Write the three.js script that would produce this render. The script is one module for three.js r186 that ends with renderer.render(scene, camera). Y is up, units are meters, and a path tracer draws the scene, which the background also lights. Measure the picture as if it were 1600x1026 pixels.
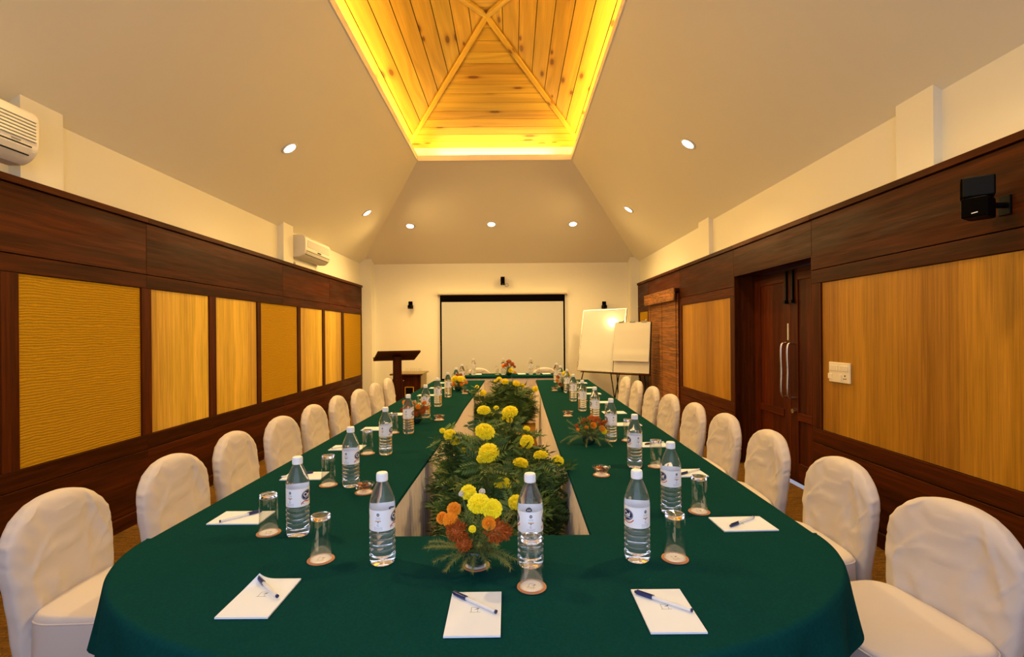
import * as THREE from 'three';
import { RoundedBoxGeometry } from 'three/addons/geometries/RoundedBoxGeometry.js';
import { mergeGeometries, mergeVertices } from 'three/addons/utils/BufferGeometryUtils.js';
import { RectAreaLightUniformsLib } from 'three/addons/lights/RectAreaLightUniformsLib.js';

// ------------------------------------------------------------------ camera, sky, light, exposure
const scene = new THREE.Scene();
const camera = new THREE.PerspectiveCamera(66.66, 1600 / 1026, 0.05, 100);
camera.position.set(0, 1.43, 0);
camera.rotation.set(0, 0, -0.008);
camera.setViewOffset(1600, 1026, -0.5, -7, 1600, 1026);
const renderer = new THREE.WebGLRenderer();
renderer.toneMapping = THREE.LinearToneMapping;
renderer.toneMappingExposure = 1.0;
renderer.shadowMap.enabled = true;
RectAreaLightUniformsLib.init();
scene.background = new THREE.Color(0.62, 0.72, 1.0);
scene.backgroundIntensity = 1.2;

const LAMP = new THREE.Color(1.0, 0.64, 0.22);       // halogen downlights
const COVE = new THREE.Color(1.0, 0.68, 0.15);       // amber cove tubes
const SPOT_POWER = 13, COVE_POWER = 108;
const DAY_POWER = 2.3;

// daylight through the glazed entrance behind the camera
const day = new THREE.RectAreaLight(new THREE.Color(0.66, 0.74, 1.0), DAY_POWER, 3.0, 1.85);
day.position.set(-0.2, 1.68, 0.58); day.rotation.set(0, 0, 0); scene.add(day);

// ------------------------------------------------------------------ helpers
let seed = 7;
function rnd() { seed |= 0; seed = (seed + 0x6D2B79F5) | 0; let t = Math.imul(seed ^ (seed >>> 15), 1 | seed); t = (t + Math.imul(t ^ (t >>> 7), 61 | t)) ^ t; return ((t ^ (t >>> 14)) >>> 0) / 4294967296; }
const rr = (a, b) => a + (b - a) * rnd();
function hash(i, j, s) { let h = Math.imul(i, 374761393) ^ Math.imul(j, 668265263) ^ Math.imul(s, 1274126177); h = Math.imul(h ^ (h >>> 13), 1274126177); return ((h ^ (h >>> 16)) >>> 0) / 4294967296; }
const mod = (a, n) => ((a % n) + n) % n;
function pn(x, y, px, py, s) {                       // periodic value noise
  const i = Math.floor(x), j = Math.floor(y), fx = x - i, fy = y - j, u = fx * fx * (3 - 2 * fx), v = fy * fy * (3 - 2 * fy);
  const a = hash(mod(i, px), mod(j, py), s), b = hash(mod(i + 1, px), mod(j, py), s), c = hash(mod(i, px), mod(j + 1, py), s), d = hash(mod(i + 1, px), mod(j + 1, py), s);
  return a + (b - a) * u + (c - a) * v + (a - b - c + d) * u * v;
}
const n2 = (x, y, s) => pn(x, y, 4096, 4096, s) * 2 - 1;
function tex(w, h, fn, srgb = true) {
  const d = new Uint8Array(w * h * 4), c = [0, 0, 0];
  for (let y = 0; y < h; y++) for (let x = 0; x < w; x++) {
    fn(x / w, y / h, c); const k = (y * w + x) * 4;
    for (let q = 0; q < 3; q++) d[k + q] = Math.max(0, Math.min(255, c[q])); d[k + 3] = 255;
  }
  const t = new THREE.DataTexture(d, w, h); t.wrapS = t.wrapT = THREE.RepeatWrapping; t.magFilter = THREE.LinearFilter;
  t.minFilter = THREE.LinearMipmapLinearFilter; t.generateMipmaps = true; if (srgb) t.colorSpace = THREE.SRGBColorSpace; t.needsUpdate = true; return t;
}
const taken = {};
function numbered(n) { const k = taken[n] = (taken[n] ?? -1) + 1; return k ? `${n}_${String(k).padStart(3, '0')}` : n; }
function thing(name, label, category, pos = [0, 0, 0], turn = 0, group) {
  const o = new THREE.Group(); o.name = numbered(name); o.position.set(...pos); o.rotation.y = turn;
  o.userData = { label, category }; if (group) o.userData.group = group; scene.add(o); return o;
}
function struct(name, label, category) { const o = new THREE.Group(); o.name = name; o.userData = { kind: 'structure', label, category }; scene.add(o); return o; }
function part(name, geo, mat, parent, label) { const m = new THREE.Mesh(geo, mat); m.name = name; if (label) m.userData.label = label; parent.add(m); return m; }
function single(name, geo, mat, label, category, pos = [0, 0, 0], turn = 0, group) {
  const m = new THREE.Mesh(geo, mat); m.name = numbered(name); m.position.set(...pos); m.rotation.y = turn;
  m.userData = { label, category }; if (group) m.userData.group = group; scene.add(m); return m;
}
function copy(o, pos, turn, label, group) { const c = o.clone(); c.name = numbered(o.name.replace(/_\d{3}$/, '')); c.position.set(...pos); c.rotation.y = turn; c.userData = { ...o.userData, label }; if (group) c.userData.group = group; scene.add(c); return c; }
// box given by its limits; d is the distance from the camera's wall, so three's z = -d
function lim(x0, x1, y0, y1, d0, d1, grain) {
  const g = new THREE.BoxGeometry(x1 - x0, y1 - y0, d1 - d0); g.translate((x0 + x1) / 2, (y0 + y1) / 2, -(d0 + d1) / 2); return uvm(g, grain);
}
function rlim(x0, x1, y0, y1, d0, d1, r, grain, seg = 2) {
  const g = new RoundedBoxGeometry(x1 - x0, y1 - y0, d1 - d0, seg, r); g.translate((x0 + x1) / 2, (y0 + y1) / 2, -(d0 + d1) / 2); return uvm(g, grain);
}
function uvm(g, grain = 'z', ou = 0, ov = 0) {        // uv in metres, u along the grain
  const p = g.attributes.position, n = g.attributes.normal, uv = new Float32Array(p.count * 2), G = { x: 0, y: 1, z: 2 }[grain];
  for (let i = 0; i < p.count; i++) {
    const P = [p.getX(i), p.getY(i), p.getZ(i)], N = [Math.abs(n.getX(i)), Math.abs(n.getY(i)), Math.abs(n.getZ(i))];
    const m = N[0] >= N[1] && N[0] >= N[2] ? 0 : N[1] >= N[2] ? 1 : 2, ax = [0, 1, 2].filter(k => k !== m);
    const a = ax.includes(G) ? G : ax[0], b = ax.find(k => k !== a); uv[2 * i] = P[a] + ou; uv[2 * i + 1] = P[b] + ov;
  }
  g.setAttribute('uv', new THREE.BufferAttribute(uv, 2)); return g;
}
function loft(rings, capA = true, capB = true, closed = true) {
  const n = rings[0].length, pos = [], uv = [], idx = []; let run = 0;
  rings.forEach((r, k) => { if (k) run += r[0].distanceTo(rings[k - 1][0]); let s = 0; r.forEach((p, i) => { if (i) s += p.distanceTo(r[i - 1]); pos.push(p.x, p.y, p.z); uv.push(s, run); }); });
  const m = closed ? n : n - 1;
  for (let k = 0; k < rings.length - 1; k++) for (let i = 0; i < m; i++) { const a = k * n + i, b = k * n + (i + 1) % n, c = a + n, d = b + n; idx.push(a, b, d, a, d, c); }
  const cap = (k, flip) => { const c = new THREE.Vector3(); rings[k].forEach(p => c.add(p)); c.divideScalar(n); const q = pos.length / 3; pos.push(c.x, c.y, c.z); uv.push(0, 0); for (let i = 0; i < n; i++) { const a = k * n + i, b = k * n + (i + 1) % n; flip ? idx.push(q, b, a) : idx.push(q, a, b); } };
  if (capA) cap(0, true); if (capB) cap(rings.length - 1, false);
  const g = new THREE.BufferGeometry(); g.setAttribute('position', new THREE.Float32BufferAttribute(pos, 3)); g.setAttribute('uv', new THREE.Float32BufferAttribute(uv, 2)); g.setIndex(idx); g.computeVertexNormals(); return g;
}
const V = (x, y, d) => new THREE.Vector3(x, y, -d);
function sup(n, a, b, e, fn) { const r = []; for (let i = 0; i < n; i++) { const t = i / n * Math.PI * 2, c = Math.cos(t), s = Math.sin(t); r.push(fn(a * Math.sign(c) * Math.abs(c) ** (2 / e), b * Math.sign(s) * Math.abs(s) ** (2 / e), t)); } return r; }
function lathe(pts, seg = 40) { return new THREE.LatheGeometry(pts.map(p => new THREE.Vector2(...p)), seg); }
function tube(pts, r, seg = 24, rad = 8) { return new THREE.TubeGeometry(new THREE.CatmullRomCurve3(pts), seg, r, rad); }
function bar(a, b, r, rad = 8) { const g = new THREE.CylinderGeometry(r, r, a.distanceTo(b), rad); const q = new THREE.Quaternion().setFromUnitVectors(new THREE.Vector3(0, 1, 0), b.clone().sub(a).normalize()); g.applyQuaternion(q); const c = a.clone().add(b).multiplyScalar(0.5); g.translate(c.x, c.y, c.z); return g; }
function flatGeo(quads, uvs) {                        // list of polygons (arrays of Vector3) as flat faces
  const pos = [], uv = [], idx = []; quads.forEach((q, k) => { const o = pos.length / 3; q.forEach((p, i) => { pos.push(p.x, p.y, p.z); uv.push(...(uvs ? uvs[k][i] : [0, 0])); }); for (let i = 1; i < q.length - 1; i++) idx.push(o, o + i, o + i + 1); });
  const g = new THREE.BufferGeometry(); g.setAttribute('position', new THREE.Float32BufferAttribute(pos, 3)); g.setAttribute('uv', new THREE.Float32BufferAttribute(uv, 2)); g.setIndex(idx); g.computeVertexNormals(); return g;
}
function clean(list) { return mergeGeometries(list.map(g => { const h = g.index ? g.toNonIndexed() : g.clone(); for (const k of Object.keys(h.attributes)) if (!['position', 'normal', 'uv'].includes(k)) h.deleteAttribute(k); return h; })); }
const ORD = ['first', 'second', 'third', 'fourth', 'fifth', 'sixth', 'seventh', 'eighth', 'ninth'];

// ------------------------------------------------------------------ textures and materials
const S = (o) => new THREE.MeshStandardMaterial(o), PH = (o) => new THREE.MeshPhysicalMaterial(o);
const woodDark = tex(1024, 1024, (u, v, c) => {       // u along the grain, one metre
  const w = pn(u * 2, v * 6, 2, 6, 3) * 0.6, g = pn(u * 3, (v + w * 0.05) * 60, 3, 60, 1), f = pn(u * 10, v * 260, 10, 260, 2), l = pn(u * 1, v * 9, 1, 9, 5);
  const k = 0.70 + 0.30 * (g - 0.15) + 0.20 * (f - 0.5) + 0.30 * (l - 0.5); c[0] = 84 * k; c[1] = 38 * k; c[2] = 8 * k;
});
const woodDarkR = tex(512, 512, (u, v, c) => { const g = pn(u * 6, v * 150, 6, 150, 9), s = pn(u * 3, v * 12, 3, 12, 4); c[0] = c[1] = c[2] = 95 + 60 * g + 50 * s; }, false);
const veneer = tex(1024, 1024, (u, v, c) => {
  const b = pn(u * 1, v * 7, 1, 7, 11), g = pn(u * 2, v * 90, 2, 90, 12), f = pn(u * 8, v * 330, 8, 330, 13), m = pn(u * 2, v * 22, 2, 22, 15), k = 0.81 + 0.14 * (b - 0.5) + 0.12 * (g - 0.5) + 0.12 * (f - 0.5) + 0.09 * (m - 0.5);
  c[0] = 250 * k; c[1] = 206 * k - 8 * (1 - b); c[2] = 84 * k - 14 * (1 - m);
});
const fabricH = (u, v) => {                           // fine wavy ribs that part around small eyes
  const NX = 9, NY = 15; let b = 0.012 * (pn(u * 7, v * 12, 7, 12, 22) - 0.5) + 0.006 * (pn(u * 22, v * 30, 22, 30, 24) - 0.5); const ci = Math.floor(u * NX), cj = Math.floor(v * NY);
  for (let i = ci - 1; i <= ci + 1; i++) for (let j = cj - 2; j <= cj + 2; j++) { const a = mod(i, NX), c = mod(j, NY), dx = u - (i + 0.2 + 0.6 * hash(a, c, 25)) / NX, dy = v - (j + 0.2 + 0.6 * hash(a, c, 26)) / NY; b -= 0.55 * dy * Math.exp(-(dx * dx) / 0.0011 - (dy * dy) / 0.00022); }
  return Math.sin((v + b) * Math.PI * 2 * 58) * 0.5 + 0.5; };
const fabricC = tex(1024, 1024, (u, v, c) => { const q = fabricH(u, v), f = pn(u * 200, v * 200, 200, 200, 23), k = 0.87 + 0.14 * q + 0.08 * (f - 0.5); c[0] = 186 * k; c[1] = 142 * k; c[2] = 24 * k; });
const fabricB = tex(1024, 1024, (u, v, c) => { c[0] = c[1] = c[2] = 255 * fabricH(u, v); }, false);
const pine = tex(1024, 1024, (u, v, c) => {           // u along the plank
  let g = pn(u * 2, v * 26 + pn(u * 3, v * 5, 3, 5, 33) * 3, 2, 26, 31), f = pn(u * 8, v * 220, 8, 220, 32), k = 0.86 + 0.13 * (g - 0.5) + 0.08 * (f - 0.5), kn = 0;
  for (let i = 0; i < 7; i++) { const a = hash(i, 1, 77), b = hash(i, 2, 77), r = 0.006 + 0.016 * hash(i, 3, 77) ** 2; let du = Math.abs(u - a); du = Math.min(du, 1 - du); let dv = Math.abs(v - b); dv = Math.min(dv, 1 - dv); const e = Math.hypot(du / 1.7, dv) / r; kn = Math.max(kn, e < 1 ? 0.75 : 0.45 * Math.exp(-(e - 1) * 1.4)); }
  k *= 1 - 0.55 * kn; c[0] = 226 * k; c[1] = 176 * k * (1 - 0.25 * kn); c[2] = 70 * k * (1 - 0.4 * kn);
});
const plasterB = tex(512, 512, (u, v, c) => { c[0] = c[1] = c[2] = 128 + 90 * (pn(u * 60, v * 60, 60, 60, 41) - 0.5) + 80 * (pn(u * 9, v * 9, 9, 9, 42) - 0.5); }, false);
const weaveB = tex(256, 256, (u, v, c) => { c[0] = c[1] = c[2] = 128 + 60 * Math.sin(u * Math.PI * 2 * 64) * Math.sin(v * Math.PI * 2 * 64) + 60 * (pn(u * 128, v * 128, 128, 128, 51) - 0.5); }, false);
const carpet = tex(512, 512, (u, v, c) => { const k = 0.85 + 0.3 * (pn(u * 160, v * 160, 160, 160, 61) - 0.5) + 0.25 * (pn(u * 90, v * 14, 90, 14, 62) - 0.5); c[0] = 132 * k; c[1] = 94 * k; c[2] = 36 * k; });
const reed = tex(512, 1024, (u, v, c) => { const r = pn(u * 6, v * 180, 6, 180, 71), s = pn(u * 24, v * 90, 24, 90, 72), k = 0.55 + 0.5 * r + 0.3 * (s - 0.5) - (mod(v * 90, 1) < 0.16 ? 0.25 : 0); c[0] = 172 * k; c[1] = 106 * k; c[2] = 36 * k; });
const feltC = tex(512, 512, (u, v, c) => { const k = 0.95 + 0.12 * (pn(u * 256, v * 256, 256, 256, 81) - 0.5) + 0.03 * (pn(u * 5, v * 5, 5, 5, 82) - 0.5); c[0] = 14 * k; c[1] = 62 * k; c[2] = 60 * k; });

const M = {
  plaster: S({ color: new THREE.Color(0.88, 0.85, 0.70), roughness: 0.85, bumpMap: plasterB, bumpScale: 0.0006 }),
  ceiling: S({ color: new THREE.Color(0.87, 0.81, 0.65), roughness: 0.85, bumpMap: plasterB, bumpScale: 0.0006 }),
  wood: PH({ ior: 1.36, specularIntensity: 0.22, map: woodDark, roughnessMap: woodDarkR, roughness: 0.75, bumpMap: woodDarkR, bumpScale: 0.0004 }),
  veneer: PH({ specularIntensity: 0.4, map: veneer, roughness: 0.45 }),
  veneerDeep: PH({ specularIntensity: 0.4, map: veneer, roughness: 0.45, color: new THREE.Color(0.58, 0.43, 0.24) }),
  fabric: PH({ specularIntensity: 0.15, map: fabricC, roughness: 0.85, bumpMap: fabricB, bumpScale: 0.0014 }),
  pine: PH({ specularIntensity: 0.4, map: pine, roughness: 0.5 }),
  dark: S({ color: 0x120a06, roughness: 0.9 }),
  carpet: PH({ specularIntensity: 0.2, map: carpet, roughness: 0.95 }),
  cover: PH({ color: new THREE.Color(0.60, 0.55, 0.52), roughness: 0.75, specularIntensity: 0.4, sheen: 0.15, sheenRoughness: 0.4, sheenColor: new THREE.Color(1, 1, 1), bumpMap: weaveB, bumpScale: 0.0002 }),
  skirt: S({ color: new THREE.Color(0.80, 0.72, 0.66), roughness: 0.8, side: THREE.DoubleSide }),
  green: PH({ map: feltC, roughness: 0.95, ior: 1.12, specularIntensity: 0.3, sheen: 0.05, sheenRoughness: 0.5, sheenColor: new THREE.Color(0.02, 0.12, 0.12), bumpMap: weaveB, bumpScale: 0.0004, side: THREE.DoubleSide }),
  acPlastic: S({ color: new THREE.Color(0.80, 0.77, 0.68), roughness: 0.45 }),
  black: PH({ color: 0x090909, roughness: 0.5, ior: 1.3, specularIntensity: 0.6 }),
  blackCloth: PH({ color: 0x0a0807, roughness: 0.95, ior: 1.15, specularIntensity: 0.3 }),
  screenWhite: S({ color: new THREE.Color(0.56, 0.57, 0.54), roughness: 0.8 }),
  cream: S({ color: new THREE.Color(0.78, 0.70, 0.52), roughness: 0.4 }),
  chrome: S({ color: new THREE.Color(0.75, 0.73, 0.70), roughness: 0.25, metalness: 1 }),
  brass: S({ color: new THREE.Color(0.70, 0.50, 0.22), roughness: 0.35, metalness: 1 }),
  paper: S({ color: new THREE.Color(0.70, 0.78, 0.88), roughness: 0.8 }),
  chartPaper: S({ color: new THREE.Color(0.62, 0.60, 0.54), roughness: 0.8, side: THREE.DoubleSide }),
  board: PH({ color: new THREE.Color(0.60, 0.60, 0.57), roughness: 0.12, clearcoat: 0.6, clearcoatRoughness: 0.05 }),
  water: PH({ color: 0xffffff, roughness: 0.0, transmission: 0.965, thickness: 0.07, ior: 1.33 }),
  glass: PH({ color: 0xffffff, roughness: 0.0, transmission: 1, thickness: 0.003, ior: 1.48 }),
  tumbler: PH({ color: 0xffffff, roughness: 0.0, transmission: 1, thickness: 0, ior: 1.95 }),
  pane: PH({ color: 0xffffff, roughness: 0.0, transmission: 1, thickness: 0, ior: 1.5 }),
  cap: S({ color: new THREE.Color(0.86, 0.86, 0.86), roughness: 0.4 }),
  coasterRim: S({ color: new THREE.Color(0.40, 0.16, 0.07), roughness: 0.6 }),
  navy: S({ color: new THREE.Color(0.012, 0.025, 0.10), roughness: 0.3 }),
  penBody: PH({ color: new THREE.Color(0.86, 0.87, 0.88), roughness: 0.15, transmission: 0.35, thickness: 0, ior: 1.4 }),
  darkGlass: PH({ color: new THREE.Color(0.015, 0.045, 0.03), roughness: 0.15, ior: 1.4 }),
  leaf: PH({ color: new THREE.Color(0.12, 0.21, 0.035), roughness: 0.6, transmission: 0.25, thickness: 0, side: THREE.DoubleSide }),
  leaf2: PH({ color: new THREE.Color(0.065, 0.14, 0.028), roughness: 0.6, transmission: 0.2, thickness: 0, side: THREE.DoubleSide }),
  fern: PH({ color: new THREE.Color(0.27, 0.30, 0.06), roughness: 0.7, transmission: 0.25, thickness: 0, side: THREE.DoubleSide }),
  stem: S({ color: new THREE.Color(0.09, 0.13, 0.03), roughness: 0.7 }),
  yellow: S({ color: new THREE.Color(0.96, 0.82, 0.01), roughness: 0.75, side: THREE.DoubleSide }),
  orange: S({ color: new THREE.Color(0.88, 0.32, 0.006), roughness: 0.75, side: THREE.DoubleSide }),
  rust: S({ color: new THREE.Color(0.40, 0.085, 0.003), roughness: 0.75, side: THREE.DoubleSide }),
  cream2: S({ color: new THREE.Color(0.80, 0.74, 0.62), roughness: 0.75, side: THREE.DoubleSide }),
  cabinetTop: PH({ map: veneer, color: new THREE.Color(0.34, 0.34, 0.42), roughness: 0.3 }),
  terracotta: S({ color: new THREE.Color(0.36, 0.12, 0.05), roughness: 0.85 }),
  soil: S({ color: new THREE.Color(0.04, 0.025, 0.015), roughness: 1 }),
  reed: S({ map: reed, roughness: 0.8 }),
  concrete: S({ color: new THREE.Color(0.70, 0.69, 0.67), roughness: 0.9 }),
  lensGlow: S({ color: 0xffffff, emissive: new THREE.Color(1, 0.93, 0.72), emissiveIntensity: 9 }),
  tubeGlow: S({ color: 0xffffff, emissive: COVE, emissiveIntensity: 6 }),
  whiteTrim: S({ color: new THREE.Color(0.85, 0.82, 0.76), roughness: 0.5 }),
  doorWood: PH({ map: woodDark, ior: 1.36, specularIntensity: 0.4, roughness: 0.5, color: new THREE.Color(1.3, 1.0, 0.65) }),
  wallGrey: S({ color: new THREE.Color(0.25, 0.25, 0.24), roughness: 0.7 }),
};

// ------------------------------------------------------------------ room limits
const XL = -2.95, XR = 2.48, PL = -2.89, PR = 2.42, D0 = -0.62, D1 = 9.85, EAVE = 2.805;

// floor and the ground outside
{ const f = struct('floor', 'brown carpeted floor of the meeting room', 'floor'); const g = lim(XL - 0.2, XR + 0.13, -0.12, 0, D0 - 0.2, D1 + 0.2, 'z'); part('carpet', g, M.carpet, f); }
{ const g = struct('ground_outside', 'pale paved ground outside the doors', 'ground'); part('paving', lim(XR + 0.13, 14, -0.3, -0.03, D0 - 0.2, 22, 'x'), M.concrete, g); part('paving', lim(-14, 14, -0.3, -0.03, -12, D0 - 0.2, 'x'), M.concrete, g); }

// walls
const wl = struct('wall_left', 'cream wall with dark wood framed fabric and veneer panels', 'wall');
part('plaster', lim(XL - 0.18, XL, 0, 2.95, D0, D1 + 0.15), M.plaster, wl);
for (const [a, b] of [[2.93, 3.21], [6.3, 6.58]]) part('column', lim(XL - 0.01, XL + 0.072, 2.366, 2.95, a, b), M.plaster, wl);
const wr = struct('wall_right', 'cream wall with dark wood panelling and a recessed doorway', 'wall');
const DOOR = [4.03, 5.45, 2.035], WIN = [7.32, 8.72, 0.02, 1.95];
for (const [y0, y1, a, b] of [[0, 2.95, D0, DOOR[0]], [DOOR[2], 2.95, DOOR[0], DOOR[1]], [0, 2.95, DOOR[1], WIN[0]], [WIN[3], 2.95, WIN[0], WIN[1]], [0, 2.95, WIN[1], D1 + 0.15]])
  part('plaster', lim(XR, XR + 0.24, y0, y1, a, b), M.plaster, wr);
for (const [a, b] of [[2.87, 3.15], [6.15, 6.49]]) part('column', lim(XR - 0.05, XR + 0.01, 2.366, 2.95, a, b), M.plaster, wr);
const wb = struct('wall_back', 'cream plaster wall behind the projection screen', 'wall');
part('plaster', lim(XL - 0.18, XR + 0.24, 0, 2.95, D1, D1 + 0.18), M.plaster, wb);
part('column', lim(XL, -2.72, 0, 2.95, 9.66, D1), M.plaster, wb);
part('column', lim(2.29, XR, 0, 2.95, 9.66, D1), M.plaster, wb);
const wf = struct('wall_front', 'cream wall with the glazed entrance behind the viewer', 'wall');
for (const [x0, x1, y0, y1] of [[XL - 0.18, -1.75, 0, 2.95], [1.35, XR + 0.24, 0, 2.95], [-1.75, 1.35, 2.65, 2.95], [-1.75, 1.35, 0, 0.7]])
  part('plaster', lim(x0, x1, y0, y1, D0 - 0.18, D0), M.plaster, wf);
{ const w = struct('window_1', 'wide window in the wall behind the viewer', 'window');
  for (const x of [-1.75, -0.74, 0.29, 1.30]) part('window_frame', lim(x, x + 0.05, 0.7, 2.65, D0 - 0.12, D0 - 0.07, 'y'), M.wood, w);
  for (const y of [0.7, 2.60]) part('window_frame', lim(-1.70, 1.30, y, y + 0.05, D0 - 0.12, D0 - 0.07, 'x'), M.wood, w);
  for (const x of [-1.70, -0.69, 0.34]) part('pane', lim(x, x + (x < 0 ? 0.95 : 0.96), 0.75, 2.60, D0 - 0.098, D0 - 0.094), M.pane, w); }

// wood panelling, one board at a time
function panelling(w, X, s, runs, d0, d1, joints) {    // s: +1 face looks to +x (left wall), -1 to -x
  const bx = (dep, thick) => { const a = X - s * dep, b = X - s * (dep + thick); return [Math.min(a, b), Math.max(a, b)]; };
  const back = bx(0.044, 0.016), face = bx(0, 0.044), rec = bx(0.012, 0.03), capx = bx(-0.018, 0.078);
  const ou = () => rr(0, 9);
  const put = (name, xs, y0, y1, a, b, mat, grain, r = 0.003) => { const g = rlim(xs[0], xs[1], y0, y1, a, b, r, grain, 1); uvm(g, grain, ou(), ou()); part(name, g, mat, w); };
  for (const [a, b, top] of joints) {
    put('top_moulding', capx, 2.322, 2.365, a, b, M.wood, 'z');
    put('frieze_board', face, top ?? 1.916, 2.318, a + 0.001, b - 0.001, M.wood, 'z');
    if (top) continue;
    part('backing_board', lim(back[0], back[1], 0.01, 2.3, a, b), M.dark, w);
    put('top_rail', face, 1.806, 1.911, a, b, M.wood, 'z');
    put('bottom_rail', face, 0.538, 0.65, a, b, M.wood, 'z');
    put('lower_board', face, 0.10, 0.533, a, b, M.wood, 'z');
  }
  let prev = d0;
  for (const [a, b, kind] of runs) {
    if (a - prev > 0.01) put('stile', face, 0.651, 1.805, prev + 0.001, a - 0.001, M.wood, 'y');
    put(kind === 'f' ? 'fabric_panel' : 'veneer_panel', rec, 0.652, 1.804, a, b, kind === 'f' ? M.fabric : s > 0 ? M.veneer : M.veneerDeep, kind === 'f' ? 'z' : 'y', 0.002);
    prev = b;
  }
  if (d1 - prev > 0.01) put('stile', face, 0.651, 1.805, prev + 0.001, d1 - 0.001, M.wood, 'y');
}
panelling(wl, PL, 1, [[0.1, 0.95, 'v'], [1.06, 1.74, 'v'], [1.85, 2.82, 'v'], [2.928, 3.894, 'f'], [4.004, 4.766, 'v'], [4.878, 5.662, 'v'], [5.748, 6.725, 'f'], [6.827, 7.611, 'v'], [7.713, 8.466, 'v'], [8.582, 9.561, 'f']], D0, 9.6, [[D0, 1.3], [1.3, 3.95], [3.95, 6.3], [6.3, 7.9], [7.9, 9.6]]);
panelling(wr, PR, -1, [[-0.4, 0.9, 'v'], [1.01, 3.915, 'v']], D0, DOOR[0], [[D0, 1.0], [1.0, DOOR[0]]]);
panelling(wr, PR, -1, [], DOOR[0], DOOR[0], [[DOOR[0], DOOR[1], DOOR[2]]]);
panelling(wr, PR, -1, [[5.545, 7.13, 'v']], DOOR[1], 7.20, [[DOOR[1], 7.20]]);
panelling(wr, PR, -1, [], 0, 0, [[7.20, 8.84, 1.96]]);
panelling(wr, PR, -1, [[8.93, 9.50, 'f']], 8.84, 9.6, [[8.84, 9.6]]);
for (const [n, x0, x1, runs] of [['baseboard_left', PL, PL + 0.022, [[D0, 9.6]]], ['baseboard_right', PR - 0.022, PR, [[D0, DOOR[0]], [DOOR[1], 7.20], [8.84, 9.6]]]]) {
  const b = struct(n, 'dark wooden baseboard along the panelled wall', 'baseboard'); for (const [a, c] of runs) part('board', rlim(x0, x1, 0.001, 0.10, a, c, 0.004, 'z', 1), M.wood, b);
}
// doors
{ const d = struct('door_1', 'dark wooden double door with long steel pull handles', 'door'), X = PR + 0.22;
  for (const [a, b] of [[DOOR[0], DOOR[0] + 0.012], [DOOR[1] - 0.012, DOOR[1]]]) part('door_jamb', lim(PR + 0.002, XR + 0.24, 0, DOOR[2], a, b, 'y'), M.wood, d);
  part('door_head', lim(PR + 0.002, XR + 0.24, DOOR[2] - 0.012, DOOR[2], DOOR[0] + 0.012, DOOR[1] - 0.012, 'z'), M.wood, d);
  const mid = 4.735;
  for (const [a, b, m] of [[DOOR[0] + 0.016, mid - 0.002, 1], [mid + 0.002, DOOR[1] - 0.016, -1]]) {
    const L = new THREE.Group(); L.name = 'door_leaf'; d.add(L);
    const y0 = 0.02, y1 = DOOR[2] - 0.016, st = 0.115, f = [X, X + 0.04], q = [X + 0.012, X + 0.03];
    part('stile', rlim(...f, y0, y1, a, a + st, 0.003, 'y', 1), M.doorWood, L); part('stile', rlim(...f, y0, y1, b - st, b, 0.003, 'y', 1), M.doorWood, L);
    for (const [p, r] of [[y0, 0.2], [0.6, 0.67], [1.9, y1]]) part('rail', rlim(X + (p === 0.6 ? -0.008 : 0), f[1], p, r, a + st, b - st, 0.003, 'z', 1), M.doorWood, L);
    part('panel', lim(...q, 0.2, 0.6, a + st, b - st, 'y'), M.doorWood, L); part('panel', lim(...q, 0.67, 1.9, a + st, b - st, 'y'), M.doorWood, L);
    const hz = mid - m * 0.055;
    part('pull_handle', tube([V(X, 0.80, hz), V(X - 0.045, 0.80, hz), V(X - 0.06, 0.83, hz), V(X - 0.06, 1.05, hz), V(X - 0.06, 1.28, hz), V(X - 0.045, 1.31, hz), V(X, 1.31, hz)], 0.011, 60, 10), M.chrome, L, 'long brushed steel pull handle');
    part('flush_bolt', clean([lim(X - 0.02, X, 1.70, 2.0, hz - 0.012, hz + 0.012), lim(X - 0.035, X, 1.69, 1.72, hz - 0.02, hz + 0.02)]), M.black, L, 'black sliding bolt at the top');
    if (m > 0) { part('lock', new THREE.CylinderGeometry(0.022, 0.022, 0.03, 20).rotateZ(Math.PI / 2).translate(X - 0.01, 0.68, -(mid - 0.06)), M.chrome, L);
    } else part('lock_plate', lim(X - 0.003, X, 1.34, 1.50, mid + 0.03, mid + 0.055), M.chrome, L);
  } }
// window behind the bamboo blind
{ const w = struct('window_2', 'tall window hidden behind the bamboo blind', 'window'), X = XR + 0.10;
  for (const a of [WIN[0], (WIN[0] + WIN[1]) / 2 - 0.03, WIN[1] - 0.06]) part('window_frame', lim(X, X + 0.05, WIN[2], WIN[3], a, a + 0.06, 'y'), M.wood, w);
  for (const y of [WIN[2], WIN[3] - 0.06]) part('window_frame', lim(X + 0.001, X + 0.049, y, y + 0.06, WIN[0] + 0.06, WIN[1] - 0.06, 'z'), M.wood, w);
  for (const [a, b] of [[7.202, 7.315], [8.725, 8.838]]) part('window_jamb', lim(PR + 0.001, XR + 0.0, 0.001, 1.958, a, b, 'y'), M.wood, w);
  for (const a of [WIN[0] + 0.06, (WIN[0] + WIN[1]) / 2 + 0.03]) part('pane', lim(X + 0.02, X + 0.024, WIN[2] + 0.06, WIN[3] - 0.06, a, a + 0.61), M.pane, w); }

const pineTones = [[1, 1, 1], [0.92, 0.88, 0.84], [1, 0.94, 0.88], [0.84, 0.76, 0.70], [0.96, 0.98, 1]].map(c => { const m = M.pine.clone(); m.color.setRGB(...c); return m; });
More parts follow.
